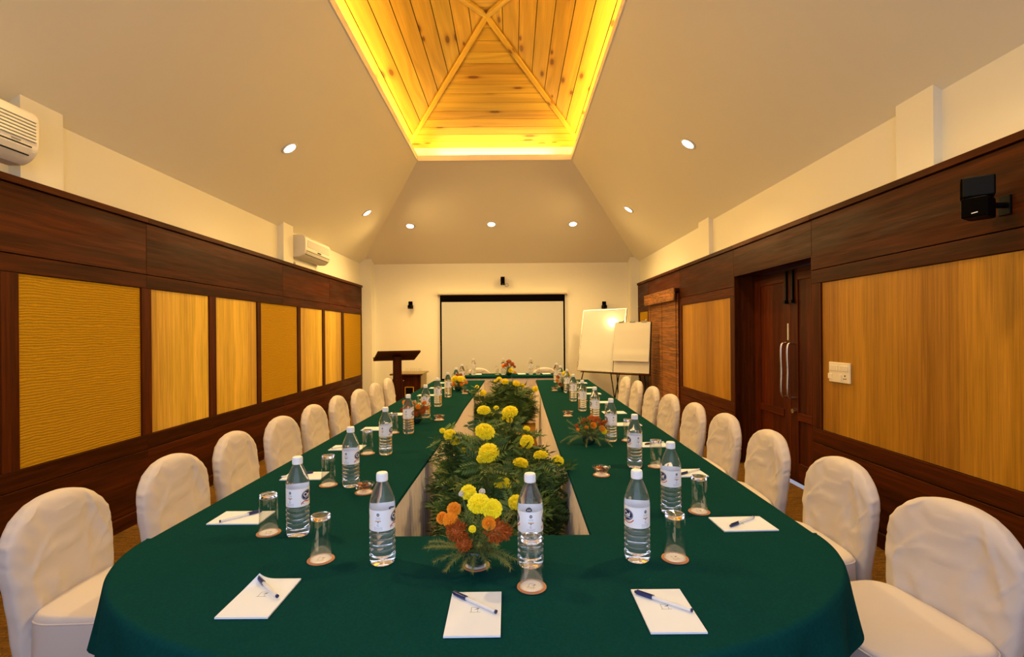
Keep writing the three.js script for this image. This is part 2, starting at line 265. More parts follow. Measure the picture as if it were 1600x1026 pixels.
// ------------------------------------------------------------------ ceiling: four plaster slopes, cove, pine pyramid
const OX0 = -1.33, OX1 = 0.862, OD0 = 2.9, OD1 = 7.1, OY = 3.89;
const ceil = struct('ceiling', 'cream hipped ceiling rising to a lit pine pyramid', 'ceiling');
{ const e = [V(XL, EAVE, D0), V(XR, EAVE, D0), V(XR, EAVE, D1), V(XL, EAVE, D1)], o = [V(OX0, OY, OD0), V(OX1, OY, OD0), V(OX1, OY, OD1), V(OX0, OY, OD1)];
  const up = p => p.clone().add(new THREE.Vector3(0, 0.06, 0));
  for (let k = 0; k < 4; k++) { const a = e[k], b = e[(k + 1) % 4], c = o[(k + 1) % 4], d = o[k]; const pr = p => (k % 2 ? [p.z, p.y] : [p.x, p.y]); const uq = q => q.map(pr);
    const qs = [[a, b, c, d], [up(d), up(c), up(b), up(a)], [a, up(a), up(b), b], [b, up(b), up(c), c], [c, up(c), up(d), d], [d, up(d), up(a), a]];
    part('plaster_slope', flatGeo(qs, qs.map(uq)), M.ceiling, ceil); }
  // lip and ledge of the cove
  const lip = (x0, x1, a, b) => part('cove_lip', lim(x0, x1, OY - 0.006, OY + 0.075, a, b), M.whiteTrim, ceil);
  lip(OX0 - 0.02, OX0 + 0.006, OD0 - 0.02, OD1 + 0.02); lip(OX1 - 0.006, OX1 + 0.02, OD0 - 0.02, OD1 + 0.02); lip(OX0 + 0.006, OX1 - 0.006, OD1 - 0.006, OD1 + 0.02); lip(OX0 + 0.006, OX1 - 0.006, OD0 - 0.02, OD0 + 0.006);
  const W = 0.22, led = (x0, x1, a, b) => part('cove_ledge', lim(x0, x1, OY + 0.0, OY + 0.03, a, b), M.whiteTrim, ceil);
  led(OX0 - W, OX0 - 0.02, OD0 - W, OD1 + W); led(OX1 + 0.02, OX1 + W, OD0 - W, OD1 + W); led(OX0 - 0.02, OX1 + 0.02, OD1 + 0.02, OD1 + W); led(OX0 - 0.02, OX1 + 0.02, OD0 - W, OD0 - 0.02);
  const PB = 0.2, PY = OY + 0.25, B = [V(OX0 - PB, PY, OD0 - PB), V(OX1 + PB, PY, OD0 - PB), V(OX1 + PB, PY, OD1 + PB), V(OX0 - PB, PY, OD1 + PB)], A = V(-0.234, 4.62, 5.0);
  for (const [x0, x1, a, b] of [[OX0 - W, OX0 - PB, OD0 - W, OD1 + W], [OX1 + PB, OX1 + W, OD0 - W, OD1 + W], [OX0 - PB, OX1 + PB, OD1 + PB, OD1 + W], [OX0 - PB, OX1 + PB, OD0 - W, OD0 - PB]])
    part('cove_upstand', lim(x0, x1, OY + 0.03, PY + 0.03, a, b), M.whiteTrim, ceil);
  for (let k = 0; k < 4; k++) {
    const a = B[k], b = B[(k + 1) % 4], m = a.clone().add(b).multiplyScalar(0.5), slant = m.distanceTo(A), N = Math.round(slant / 0.168);
    const dir = b.clone().sub(a).normalize(), nrm = b.clone().sub(a).cross(A.clone().sub(a)).normalize(); if (nrm.y < 0) nrm.negate();
    const at = (p, t) => p.clone().lerp(A, t);
    const bo = nrm.clone().multiplyScalar(0.024), bq = [a.clone().add(bo), b.clone().add(bo), A.clone().add(bo)], bo2 = nrm.clone().multiplyScalar(0.05), bq2 = [a.clone().add(bo2), A.clone().add(bo2), b.clone().add(bo2)];
    part('roof_backing', flatGeo([bq, bq2]), M.dark, ceil);
    for (let i = 0; i < N; i++) {
      const g0 = 0.004 / slant, t0 = i / N + g0, t1 = (i + 1) / N - g0, q = [at(a, t0), at(b, t0), at(b, t1), at(a, t1)], th = nrm.clone().multiplyScalar(0.02), w = q.map(p => p.clone().add(th));
      const qs = [q, [w[3], w[2], w[1], w[0]], [q[0], w[0], w[1], q[1]], [q[3], q[2], w[2], w[3]], [q[0], q[3], w[3], w[0]], [q[1], w[1], w[2], q[2]]];
      const ou = rr(0, 9), ov = rr(0, 9), uq = p => { const r = p.clone().sub(a); return [r.dot(dir) * 0.55 + ou, (r.length() ** 2 - r.dot(dir) ** 2 > 0 ? Math.sqrt(r.length() ** 2 - r.dot(dir) ** 2) : 0) * 1.0 + ov]; };
      part('plank', flatGeo(qs, qs.map(z => z.map(uq))), pineTones[Math.floor(rnd() * 5)], ceil);
    }
  }
  for (const c of B) { const p = c.clone().add(new THREE.Vector3(0, -0.012, 0)), q = A.clone().add(new THREE.Vector3(0, -0.012, 0)), L = p.distanceTo(q), g = new RoundedBoxGeometry(0.055, 0.035, L, 1, 0.006); uvm(g, 'z', rr(0, 5), rr(0, 5));
    const o = new THREE.Object3D(); o.position.copy(p.clone().add(q).multiplyScalar(0.5)); o.lookAt(q); o.updateMatrix(); g.applyMatrix4(o.matrix); part('hip_batten', g, M.pine, ceil); }
}
// cove tubes: glowing tubes on the ledge and the light they give
{ const y = OY + 0.045, off = 0.11;
  const runs = [['x', OX0 - off, (OD0 + OD1) / 2, OD1 - OD0 + 0.1], ['x', OX1 + off, (OD0 + OD1) / 2, OD1 - OD0 + 0.1], ['z', (OX0 + OX1) / 2, OD1 + off, OX1 - OX0 - 0.5], ['z', (OX0 + OX1) / 2, OD0 - off, OX1 - OX0 - 0.5]];
  const where = ['panelled wall side', 'door side', 'screen end', 'entrance end'];
  runs.forEach(([k, x, d, L], i) => {
    const t = thing('cove_light', `warm tube light hidden in the ceiling cove, ${where[i]}`, 'light', [x, y, -d], k === 'x' ? Math.PI / 2 : 0, 'cove tube lights');
    part('tube', new THREE.CylinderGeometry(0.011, 0.011, L, 10).rotateZ(Math.PI / 2), M.tubeGlow, t);
    part('fitting', new THREE.BoxGeometry(L, 0.006, 0.03).translate(0, -0.0145, 0), M.whiteTrim, t);
    const l = new THREE.RectAreaLight(COVE, COVE_POWER, L, 0.03); l.position.set(x, y + 0.016, -d); l.rotation.order = 'YXZ'; l.rotation.set(Math.PI / 2, k === 'x' ? Math.PI / 2 : 0, 0); scene.add(l);
  }); }
// downlights
{ const sl = (OY - EAVE) / (OX0 - XL), sb = (OY - EAVE) / (D1 - OD1), sr = (OY - EAVE) / (XR - OX1), sf = (OY - EAVE) / (OD0 - D0);
  const yl = x => EAVE + sl * (x - XL), yr = x => EAVE + sr * (XR - x), yb = d => EAVE + sb * (D1 - d), yf = d => EAVE + sf * (d - D0);
  const nl = new THREE.Vector3(sl, -1, 0).normalize(), nr = new THREE.Vector3(-sr, -1, 0).normalize(), nb = new THREE.Vector3(0, -1, sb).normalize(), nf = new THREE.Vector3(0, -1, -sf).normalize();
  const list = [[-2.215, 5.0, yl, nl, 'x', 'panelled wall slope, middle of the room'], [-2.22, 7.68, yl, nl, 'x', 'panelled wall slope, near the screen end'], [-2.215, 2.33, yl, nl, 'x', 'panelled wall slope, near the viewer'],
    [1.757, 4.95, yr, nr, 'x', 'door side slope, middle of the room'], [1.77, 7.54, yr, nr, 'x', 'door side slope, near the screen end'], [1.765, 2.33, yr, nr, 'x', 'door side slope, near the viewer'],
    [-1.75, 8.62, yb, nb, 'd', 'slope above the screen, on the lectern side'], [-0.345, 8.59, yb, nb, 'd', 'slope above the screen, in the middle'], [1.06, 8.60, yb, nb, 'd', 'slope above the screen, on the whiteboard side']];
  for (const [x, d, f, n, k, w] of list) {
    const y = f(k === 'x' ? x : d), t = thing('downlight', `round recessed halogen downlight in the ${w}`, 'light', [x, y, -d], 0, 'ceiling downlights');
    const q = new THREE.Quaternion().setFromUnitVectors(new THREE.Vector3(0, -1, 0), n); t.quaternion.copy(q);
    part('trim_ring', lathe([[0.062, -0.001], [0.064, -0.008], [0.082, -0.006], [0.086, 0.0], [0.062, 0.0]], 36), M.whiteTrim, t);
    part('lens', lathe([[0, -0.004], [0.061, -0.003], [0.061, 0.003], [0, 0.003]], 30), M.lensGlow, t);
    const l = new THREE.SpotLight(LAMP, SPOT_POWER, 0, 1.5, 0.6, 2); l.shadow.radius = 3; const p = new THREE.Vector3(x, y, -d).addScaledVector(n, 0.02); l.position.copy(p); l.target.position.copy(p.clone().addScaledVector(n, 1)); scene.add(l); scene.add(l.target);
  } }

// ------------------------------------------------------------------ tables under their cloths
const LO = d => -1.25 + 0.0155 * d, LI = d => -0.50 + 0.012 * d, RI = d => 0.235 + 0.0145 * d, RO = d => 0.985 + 0.0145 * d;
const DE = 1.665, DF = 7.22, TY = 0.75, HX0 = -0.77, HX1 = 0.70, HD0 = 7.83, HD1 = 8.40;
function table(label, x0, x1, d0, d1) {
  const t = thing('conference_table', label, 'table', [(x0 + x1) / 2, 0, -(d0 + d1) / 2]); const w = (x1 - x0) / 2, h = (d1 - d0) / 2;
  part('table_top', new RoundedBoxGeometry(2 * w, 0.03, 2 * h, 1, 0.004).translate(0, 0.73, 0), M.wood, t);
  for (const a of [-1, 1]) for (const b of [-1, 1]) part('leg', new THREE.CylinderGeometry(0.02, 0.02, 0.713, 12).translate(a * (w - 0.08), 0.3575, b * (h - 0.1)), M.black, t); return t;
}
table('long table under green cloth on the panelled wall side', -1.15, -0.51, 1.72, 7.18);
table('long table under green cloth on the door side', 0.33, 1.0, 1.72, 7.18);
table('head table under green cloth before the projection screen', HX0 + 0.02, HX1 - 0.02, HD0 + 0.03, HD1 - 0.02);
{ // half-round table at the near end
  const t = thing('half_round_table', 'half round table end under green cloth nearest the viewer', 'table', [-0.105, 0, -DE]); const s = new THREE.Shape(); s.moveTo(1.08, 0); s.absellipse(0, 0, 1.08, 0.66, 0, Math.PI, false, 0); s.lineTo(1.08, 0);
  part('table_top', new THREE.ExtrudeGeometry(s, { depth: 0.028, bevelEnabled: false, curveSegments: 40 }).rotateX(Math.PI / 2).translate(0, 0.743, 0), M.wood, t);
  for (const [x, z] of [[-0.8, 0.08], [0.8, 0.08], [-0.4, 0.48], [0.4, 0.48]]) part('leg', new THREE.CylinderGeometry(0.02, 0.02, 0.713, 12).translate(x, 0.3575, z), M.black, t);
}
// ------------------------------------------------------------------ green cloths
function armCloth(label, xi, xo, sgn) {               // sgn: -1 outer edge to -x
  const rows = [], nd = 130;
  for (let i = 0; i <= nd; i++) { const d = DE - 0.02 + (DF - DE + 0.02) * i / nd, wob = 0.008 * n2(d * 1.3, 3 + sgn, 5), a = xi(d) + wob, b = xo(d), r = [];
    const wv = (0.5 + 0.5 * n2(d * 7, 1, 9)) * 0.02;
    r.push(V(a - sgn * 0.006, TY - 0.014, d), V(a - sgn * 0.005, TY - 0.004, d), V(a - sgn * 0.001, TY - 0.0005, d));
    for (let k = 1; k < 12; k++) { const x = a + (b - a) * k / 12; r.push(V(x, TY + 0.0012 * n2(x * 3, d * 2, 8) * Math.sin(k / 12 * Math.PI), d)); }
    r.push(V(b - sgn * 0.008, TY - 0.0002, d), V(b, TY - 0.003, d), V(b + sgn * 0.006, TY - 0.014, d), V(b + sgn * (0.012 + wv * 0.4), TY - 0.10, d), V(b + sgn * (0.014 + wv), TY - 0.21, d));
    rows.push(r); }
  if (sgn < 0) rows.forEach(r => r.reverse());
  return single('tablecloth', loft(rows, false, false, false), M.green, label, 'tablecloth');
}
armCloth('dark green cloth on the long table along the panelled wall', LI, LO, -1);
armCloth('dark green cloth on the long table along the door wall', RI, RO, 1);
{ const rows = [], n = 160, cx = -0.108, a = 1.118, b = 0.69;
  for (let i = 0; i <= n; i++) { const th = Math.PI * (0.004 + 0.992 * i / n), c = Math.cos(th), s = Math.sin(th), X = cx + a * Math.sign(c) * Math.abs(c) ** 0.97, E = b * s, r = [];
    const nx = c / a, nd = s / b, nl = Math.hypot(nx, nd), ux = nx / nl, ud = -nd / nl, arc = th * 1.35;
    const f = Math.sin(arc * 17 + 1.3 * Math.sin(arc * 5.1)) * 0.6 + 0.4 * n2(arc * 6, 2, 4);
    for (let k = 0; k <= 14; k++) { const t = k / 14, x = cx + (X - cx) * 1, d = DE - E * t; r.push(V(x - ux * 0.012 * t, TY + 0.005 + 0.0012 * n2(x * 3, d * 4, 6), d - ud * 0.012 * t)); }
    const put = (o, dy) => r.push(V(X + ux * o, TY + 0.005 + dy, DE - E + ud * o));
    put(-0.004, -0.0008); put(0.002, -0.004); put(0.007, -0.012);
    for (let k = 1; k <= 8; k++) { const t = k / 8; put(0.009 + t * (0.012 + 0.034 * f) + 0.006 * t * t, -0.012 - t * (0.16 + 0.06 * s) + 0.012 * t * n2(arc * 3, 9, 3)); }
    rows.push(r); }
  single('tablecloth', loft(rows, false, false, false), M.green, 'dark green cloth draped over the half round table end', 'tablecloth'); }
{ const g2 = clean([lim(HX0, HX1, TY - 0.001, TY + 0.002, HD0, HD1, 'x'), lim(HX0, HX1, TY - 0.03, TY - 0.001, HD0, HD0 + 0.003, 'x'), lim(HX0, HX1, TY - 0.03, TY - 0.001, HD1 - 0.003, HD1, 'x'), lim(HX0, HX0 + 0.003, TY - 0.03, TY - 0.001, HD0 + 0.003, HD1 - 0.003, 'x'), lim(HX1 - 0.003, HX1, TY - 0.03, TY - 0.001, HD0 + 0.003, HD1 - 0.003, 'x')]);
  single('tablecloth', g2, M.green, 'dark green cloth on the head table by the screen', 'tablecloth'); }
// ------------------------------------------------------------------ pleated white skirts
function skirt(label, pts, y1, pitch, amp) {          // pts: polyline function u -> [x, d, nx, nd], length in metres
  const rows = [], n = Math.round(pts.L / pitch) * 8;
  for (let i = 0; i <= n; i++) { const u = i / n * pts.L, ph = mod(i / 8 + 0.15 * n2(u * 3, 1, 2), 1), o = amp * (ph < 0.7 ? ph / 0.7 : (1 - ph) / 0.3), [x, d, nx, nd] = pts.f(u), r = [];
    for (const [y, k] of [[y1, 0.25], [y1 - 0.03, 0.55], [0.5, 1], [0.25, 1.25], [0.012, 1.45]]) { const q = o * k + (k > 1 ? 0.006 * n2(u * 9, y * 2, 7) : 0); r.push(V(x + nx * q, y, d + nd * q)); } rows.push(r); }
  return single('table_skirt', loft(rows, false, false, false), M.skirt, label, 'table skirt');
}
skirt('white pleated skirt on the inner side of the panelled side table', { L: DF - DE, f: u => [LI(DE + u) - 0.012, DE + u, 1, 0] }, TY - 0.008, 0.055, 0.024);
skirt('white pleated skirt on the inner side of the door side table', { L: DF - DE, f: u => [RI(DE + u) + 0.012, DE + u, -1, 0] }, TY - 0.008, 0.055, 0.024);
skirt('white pleated skirt on the front of the head table', { L: HX1 - HX0, f: u => [HX0 + u, HD0 + 0.022, 0, -1] }, TY - 0.01, 0.10, 0.016);

// ------------------------------------------------------------------ covered chairs
const chairBack = (() => { const rings = [], N = 88;
  const H0 = 0.05, H1 = 0.826, ys = []; for (let i = 0; i <= 34; i++) ys.push(H0 + (0.60 - H0) * i / 34); for (let i = 1; i <= 36; i++) ys.push(0.60 + (H1 - 0.60) * Math.sin(i / 36 * Math.PI / 2));
  for (const y of ys) { const t = Math.max(0, (y - 0.56) / (H1 - 0.56)), arch = Math.max(0, 1 - t ** 2.9) ** 0.5, up = Math.max(0, Math.min(1, (y - 0.40) / 0.3)), w = (0.222 + 0.026 * up) * arch, b = Math.max(0.0005, 0.040 * Math.max(0.02, 1 - t ** 7) ** 0.5);
    const zc = -0.02 - 0.0 + (y < 0.45 ? -0.035 + 0.0 * y : -0.035 + 0.0) + (0.826 - y) * 0.10;
    rings.push(sup(N, Math.max(w, 0.0005), b, 3.6, (x, z) => { const side = Math.min(1, Math.abs(x) / Math.max(w, 0.01)) ** 10;
      const wr = 0.009 * Math.max(0, 1 - Math.abs(n2(x * 6 + y * 2.2 + 3, y * 2.4 - x, 37)) * 1.1) ** 9 + 0.007 * Math.max(0, 1 - Math.abs(n2(x * 9 - y * 7, y * 4 + x * 3, 38)) * 1.1) ** 10 + 0.007 * n2(x * 7 + 5, y * 5, 31) + 0.0065 * n2(x * 17 + y * 6, y * 5 - x * 3, 32) + 0.0045 * n2((x + y) * 30, (y - x) * 8, 33) + 0.008 * Math.max(0, 1 - Math.abs(y - 0.50 - 0.25 * Math.abs(x)) / 0.03) * (z > 0 ? 1 : 0);
      const gather = side * (0.004 * n2(y * 46 + z * 9, z * 14, 34) + 0.003 * n2(y * 90 + z * 22, z * 20, 35)) * (0.4 + 0.6 * Math.max(0, n2(y * 5, z > 0 ? 1 : 7, 36) + 0.5));
      return new THREE.Vector3(x + Math.sign(x) * gather, y, zc + z + Math.sign(z || 1) * wr * (1 - side) * arch - 0.016 * (Math.abs(x) / 0.25) ** 2 * -1); })); }
  return loft(rings.reverse(), true, true); })();
const chairSeat = (() => { const rings = [], N = 64; const prof = [[0.012, 1.03], [0.1, 1.025], [0.2, 1.018], [0.3, 1.01], [0.38, 1.004], [0.42, 1.0], [0.436, 0.992], [0.446, 0.97], [0.451, 0.93], [0.454, 0.8], [0.456, 0.55], [0.457, 0.25], [0.457, 0.02]];
  prof.forEach(([y, k]) => rings.push(sup(N, 0.236 * k, 0.218 * k, 5, (x, z, t) => { const f = y < 0.4 ? (1 - y / 0.42) * 0.009 * Math.sin(t * 13 + 2 * Math.sin(t * 3)) : 0, r = Math.hypot(x, z) || 1; return new THREE.Vector3(x + x / r * f, y + (y > 0.44 ? 0.008 * n2(x * 7, z * 7, 41) : 0), 0.235 + z + z / r * f); })));
  return loft(rings.reverse(), true, true); })();
const chair0 = (() => { const t = thing('banquet_chair', 'x', 'chair'); part('back_cover', chairBack, M.cover, t); part('seat_cover', chairSeat, M.cover, t);
  // welt that runs round the seat edge
  part('seat_welt', (() => { const p = sup(48, 0.235, 0.217, 5, (x, z) => new THREE.Vector3(x, 0.432, 0.235 + z)); return new THREE.TubeGeometry(new THREE.CatmullRomCurve3(p, true), 96, 0.0035, 6, true); })(), M.cover, t); return t; })();
let first = true;
function chair(x, d, turn, label, group) { if (first) { first = false; chair0.position.set(x, 0, -d); chair0.rotation.y = turn; chair0.userData.label = label; chair0.userData.group = group; } else copy(chair0, [x, 0, -d], turn, label, group); }
[[-1.75, 1.955, 3], [-1.69, 2.53, 1], [-1.71, 3.13, -3], [-1.68, 3.70, 2], [-1.685, 4.31, 0], [-1.69, 4.93, -2], [-1.65, 5.50, 3], [-1.66, 6.17, 0], [-1.67, 6.85, -2]].forEach(([x, d, a], i) =>
  chair(x, d, (90 + a) * Math.PI / 180, `white cloth covered chair, ${ORD[i]} from the round table end, panelled wall side`, 'covered chairs along the panelled wall'));
[[1.507, 1.745, -8], [1.513, 2.36, -1], [1.52, 3.04, 2], [1.525, 3.67, 0], [1.505, 4.24, 1], [1.485, 4.84, -2], [1.513, 5.55, 0], [1.513, 6.22, 2], [1.50, 6.80, 0]].forEach(([x, d, a], i) =>
  chair(x, d, (-90 + a) * Math.PI / 180, `white cloth covered chair, ${ORD[i]} from the round table end, door side`, 'covered chairs along the door wall'));
[[-0.60, 8.78, 'lectern side'], [0.56, 8.78, 'whiteboard side']].forEach(([x, d, w]) => chair(x, d, 0, `white cloth covered chair behind the head table, ${w}`, 'covered chairs at the head table'));

// ------------------------------------------------------------------ things on the tables
const GF = 0.0058;                                    // the half-round cloth lies on top of the others
// bottle
const bottleProfile = (() => { const p = [[0, 0.004], [0.012, 0.005], [0.026, 0.0015], [0.0315, 0.0005], [0.0350, 0.004], [0.0368, 0.012], [0.0372, 0.018]];
  for (let k = 0; k < 5; k++) { const y = 0.020 + k * 0.0165; p.push([0.0376, y + 0.002], [0.0377, y + 0.0065], [0.0366, y + 0.0085], [0.0342, y + 0.0105], [0.0342, y + 0.0118], [0.0366, y + 0.0145]); }
  p.push([0.0368, 0.104], [0.0362, 0.110], [0.0361, 0.135], [0.0363, 0.158], [0.0370, 0.166], [0.0376, 0.170], [0.0376, 0.176], [0.0368, 0.181], [0.0345, 0.190], [0.0300, 0.204], [0.0250, 0.217], [0.0200, 0.229], [0.0160, 0.2375], [0.0135, 0.2400], [0.0132, 0.2440], [0, 0.2440]); return p; })();
const bottleGeo = lathe(bottleProfile, 48);
const labelTex = (() => { const W = 1024, H = 256, cv = document.createElement('canvas'); cv.width = W; cv.height = H; const g = cv.getContext('2d'); g.fillStyle = '#eef0f2'; g.fillRect(0, 0, W, H);
  for (const ox of [0, 512]) {
    g.fillStyle = '#101c4a'; g.beginPath(); g.ellipse(ox + 128, 105, 92, 72, -0.12, 0, 7); g.fill(); g.strokeStyle = '#c9ccd8'; g.lineWidth = 5; g.beginPath(); g.ellipse(ox + 128, 105, 83, 63, -0.12, 0, 7); g.stroke();
    g.strokeStyle = '#ffffff'; g.lineWidth = 11; g.lineCap = 'round'; g.beginPath(); g.arc(ox + 98, 96, 26, -0.7, -5.4, true); g.stroke(); g.beginPath(); g.arc(ox + 138, 106, 13, 0, 7); g.stroke(); g.beginPath(); g.moveTo(ox + 152, 92); g.lineTo(ox + 154, 118); g.moveTo(ox + 172, 74); g.lineTo(ox + 168, 116); g.stroke();
    g.lineWidth = 6; g.beginPath(); g.moveTo(ox + 88, 146); g.quadraticCurveTo(ox + 130, 132, ox + 182, 138); g.stroke();
    g.strokeStyle = '#c8501c'; g.lineWidth = 13; g.beginPath(); g.moveTo(ox + 36, 222); g.quadraticCurveTo(ox + 60, 168, ox + 120, 192); g.quadraticCurveTo(ox + 180, 210, ox + 222, 158); g.stroke(); g.strokeStyle = '#2a3a70'; g.lineWidth = 6; g.beginPath(); g.moveTo(ox + 30, 206); g.quadraticCurveTo(ox + 50, 190, ox + 70, 222); g.stroke();
    const cx = ox + 384; g.fillStyle = '#23252c'; g.beginPath(); g.arc(cx, 52, 19, 0, 7); g.fill(); g.fillStyle = '#dfe2ea'; g.fillRect(cx - 10, 46, 8, 12); g.fillRect(cx + 2, 46, 8, 12); g.strokeStyle = '#9a9da6'; g.lineWidth = 3;
    for (let k = 0; k < 3; k++) { g.beginPath(); g.moveTo(cx - 30, 86 + k * 10); g.lineTo(cx + 30, 86 + k * 10); g.stroke(); }
    g.fillStyle = '#c98a2a'; g.fillRect(cx - 36, 124, 72, 11); g.fillStyle = '#5a6488'; g.beginPath(); g.moveTo(cx - 14, 138); g.lineTo(cx + 14, 138); g.lineTo(cx, 156); g.fill(); g.strokeStyle = '#7b8094'; g.lineWidth = 4; g.beginPath(); g.arc(cx, 180, 11, 0.3, 5.2); g.stroke(); g.lineWidth = 2; for (let k = 0; k < 4; k++) { g.beginPath(); g.moveTo(cx - 56, 206 + k * 11); g.lineTo(cx + 56, 206 + k * 11); g.stroke(); }
  }
  const t = new THREE.CanvasTexture(cv); t.colorSpace = THREE.SRGBColorSpace; return t; })();
M.label = S({ map: labelTex, roughness: 0.45, side: THREE.DoubleSide });
const bottle0 = (() => { const t = thing('water_bottle', 'x', 'bottle'); part('bottle_body', bottleGeo, M.water, t);
  part('bottle_label', new THREE.CylinderGeometry(0.0372, 0.0372, 0.060, 48, 1, true).translate(0, 0.134, 0), M.label, t, 'white wrap label with a navy oval emblem');
  const cp = [[0, 0.2655], [0.0140, 0.2655], [0.0158, 0.2640], [0.0162, 0.2610], [0.0162, 0.2460], [0.0168, 0.2455], [0.0168, 0.2415], [0.0160, 0.2410], [0.0140, 0.2410]];
  const ribs = []; for (let k = 0; k < 30; k++) { const a = k / 30 * Math.PI * 2; ribs.push(new THREE.BoxGeometry(0.0014, 0.0135, 0.0012).translate(0, 0.2535, 0.0163).rotateY(a)); }
  const c = part('cap', lathe(cp.reverse(), 40), M.cap, t, 'white screw cap'); part('cap_ribs', clean(ribs), M.cap, c); return t; })();
let firstB = true; function bottle(x, y, d, turn, label, group) { if (firstB) { firstB = false; bottle0.position.set(x, y, -d); bottle0.rotation.y = turn; bottle0.userData.label = label; bottle0.userData.group = group; } else copy(bottle0, [x, y, -d], turn, label, group); }
// emblem shared by coasters and notepads
const emblem = (g, x, y, s) => { g.strokeStyle = '#6d7072'; g.lineWidth = s * 0.05; g.beginPath(); g.moveTo(x - s * 0.55, y + s * 0.5); g.lineTo(x + s * 0.6, y + s * 0.5); g.moveTo(x - s * 0.38, y + s * 0.5); g.lineTo(x - s * 0.38, y - s * 0.42); g.lineTo(x + s * 0.30, y - s * 0.42); g.moveTo(x + s * 0.3, y + s * 0.5); g.lineTo(x + s * 0.3, y + s * 0.1); g.stroke();
  g.fillStyle = '#55585a'; g.beginPath(); g.moveTo(x - s * 0.1, y + s * 0.05); g.lineTo(x + s * 0.5, y - s * 0.4); g.lineTo(x + s * 0.35, y - s * 0.05); g.lineTo(x + s * 0.12, y - s * 0.02); g.fill(); };
const canvasTex = (W, H, fn) => { const cv = document.createElement('canvas'); cv.width = W; cv.height = H; fn(cv.getContext('2d')); const t = new THREE.CanvasTexture(cv); t.colorSpace = THREE.SRGBColorSpace; return t; };
M.coasterTop = S({ map: canvasTex(256, 256, g => { g.fillStyle = '#efece8'; g.fillRect(0, 0, 256, 256); emblem(g, 128, 118, 84); g.strokeStyle = '#a8a6a4'; g.lineWidth = 3; for (let k = 0; k < 2; k++) { g.beginPath(); g.moveTo(88, 176 + k * 10); g.lineTo(168, 176 + k * 10); g.stroke(); } }), roughness: 0.8 });
M.padTop = S({ map: canvasTex(512, 752, g => { g.fillStyle = '#dbe5f1'; g.fillRect(0, 0, 512, 752); emblem(g, 256, 330, 92); }), roughness: 0.8 });
const coaster0 = (() => { const t = thing('coaster', 'x', 'coaster'); part('rim', lathe([[0, 0], [0.0385, 0], [0.0395, 0.0012], [0.0388, 0.003], [0.032, 0.0032], [0, 0.0030]], 44), M.coasterRim, t, 'reddish brown rim');
  const disc = new THREE.CircleGeometry(0.0315, 40).rotateX(-Math.PI / 2).translate(0, 0.0036, 0); part('printed_centre', disc, M.coasterTop, t, 'white centre with a small grey emblem'); return t; })();
let firstC = true; function coaster(x, y, d, label, group) { if (firstC) { firstC = false; coaster0.position.set(x, y, -d); coaster0.userData.label = label; coaster0.userData.group = group; return; } copy(coaster0, [x, y, -d], rr(-0.3, 0.3), label, group); }
const tumblerWall = lathe([[0.0306, 0.0012], [0.0302, 0.04], [0.0296, 0.09], [0.0290, 0.121], [0.0268, 0.1185], [0.0276, 0.09], [0.0282, 0.04], [0.0286, 0.0012]], 44), tumblerBase = lathe([[0, 0.1165], [0.018, 0.1165], [0.0262, 0.119], [0.0290, 0.1215], [0.0284, 0.129], [0.0266, 0.1322], [0.022, 0.1328], [0.019, 0.1312], [0, 0.1300]], 44), tumblerRim = new THREE.TorusGeometry(0.0303, 0.0012, 8, 44).rotateX(Math.PI / 2).translate(0, 0.0013, 0);
function glass(x, y, d, label, group) { const t = thing('tumbler', label, 'glass', [x, y + 0.0038, -d], 0, group); part('wall', tumblerWall, M.tumbler, t, 'thin clear glass wall'); part('base', tumblerBase, M.glass, t, 'thick glass base, turned up'); part('rim', tumblerRim, M.glass, t); }
function setGlass(x, y, d, where) { coaster(x, y, d, `coaster under the upturned glass, ${where}`, 'coasters under glasses'); glass(x, y, d, `upturned clear tumbler on coaster, ${where}`, 'upturned glasses'); }
// notepads and pens
function pad(x, y, d, turn, label, curl) {
  const t = thing('notepad', label, 'notepad', [x, y, -d], turn, 'notepads'); const W = 0.127, L = 0.188, nx = 12, nz = 16, g = new THREE.PlaneGeometry(W, L, nx, nz).rotateX(-Math.PI / 2);
  const P = g.attributes.position; for (let i = 0; i < P.count; i++) { let q = 0; if (curl) { const a = (-P.getX(i) / W + 0.5) + (-P.getZ(i) / L + 0.5) - 1.55; q = a > 0 ? a * a * 0.09 : 0; } P.setXYZ(i, P.getX(i) + q * 0.9, 0.0042 + q, P.getZ(i) + q * 0.4); } g.computeVertexNormals();
  part('top_sheet', g, M.padTop, t); part('sheet_block', new THREE.BoxGeometry(W, 0.0036, L).translate(0, 0.0020, 0), M.paper, t); return t;
}
const penParts = (() => { const c = []; return { barrel: lathe([[0.0012, -0.072], [0.0036, -0.069], [0.0041, -0.066], [0.0041, 0.066], [0.0038, 0.068], [0, 0.068]], 16).rotateX(Math.PI / 2), cap: lathe([[0, -0.0755], [0.0028, -0.0752], [0.0046, -0.070], [0.0052, -0.050], [0.0053, -0.028], [0.0043, -0.028]], 16).rotateX(Math.PI / 2), clip: new RoundedBoxGeometry(0.0022, 0.0016, 0.047, 1, 0.0006).translate(0, 0.0062, -0.046), plug: new THREE.CylinderGeometry(0.0043, 0.0043, 0.004, 16).rotateX(Math.PI / 2).translate(0, 0, 0.0695), refill: new THREE.CylinderGeometry(0.0013, 0.0013, 0.09, 8).rotateX(Math.PI / 2).translate(0, 0, -0.01) }; })();
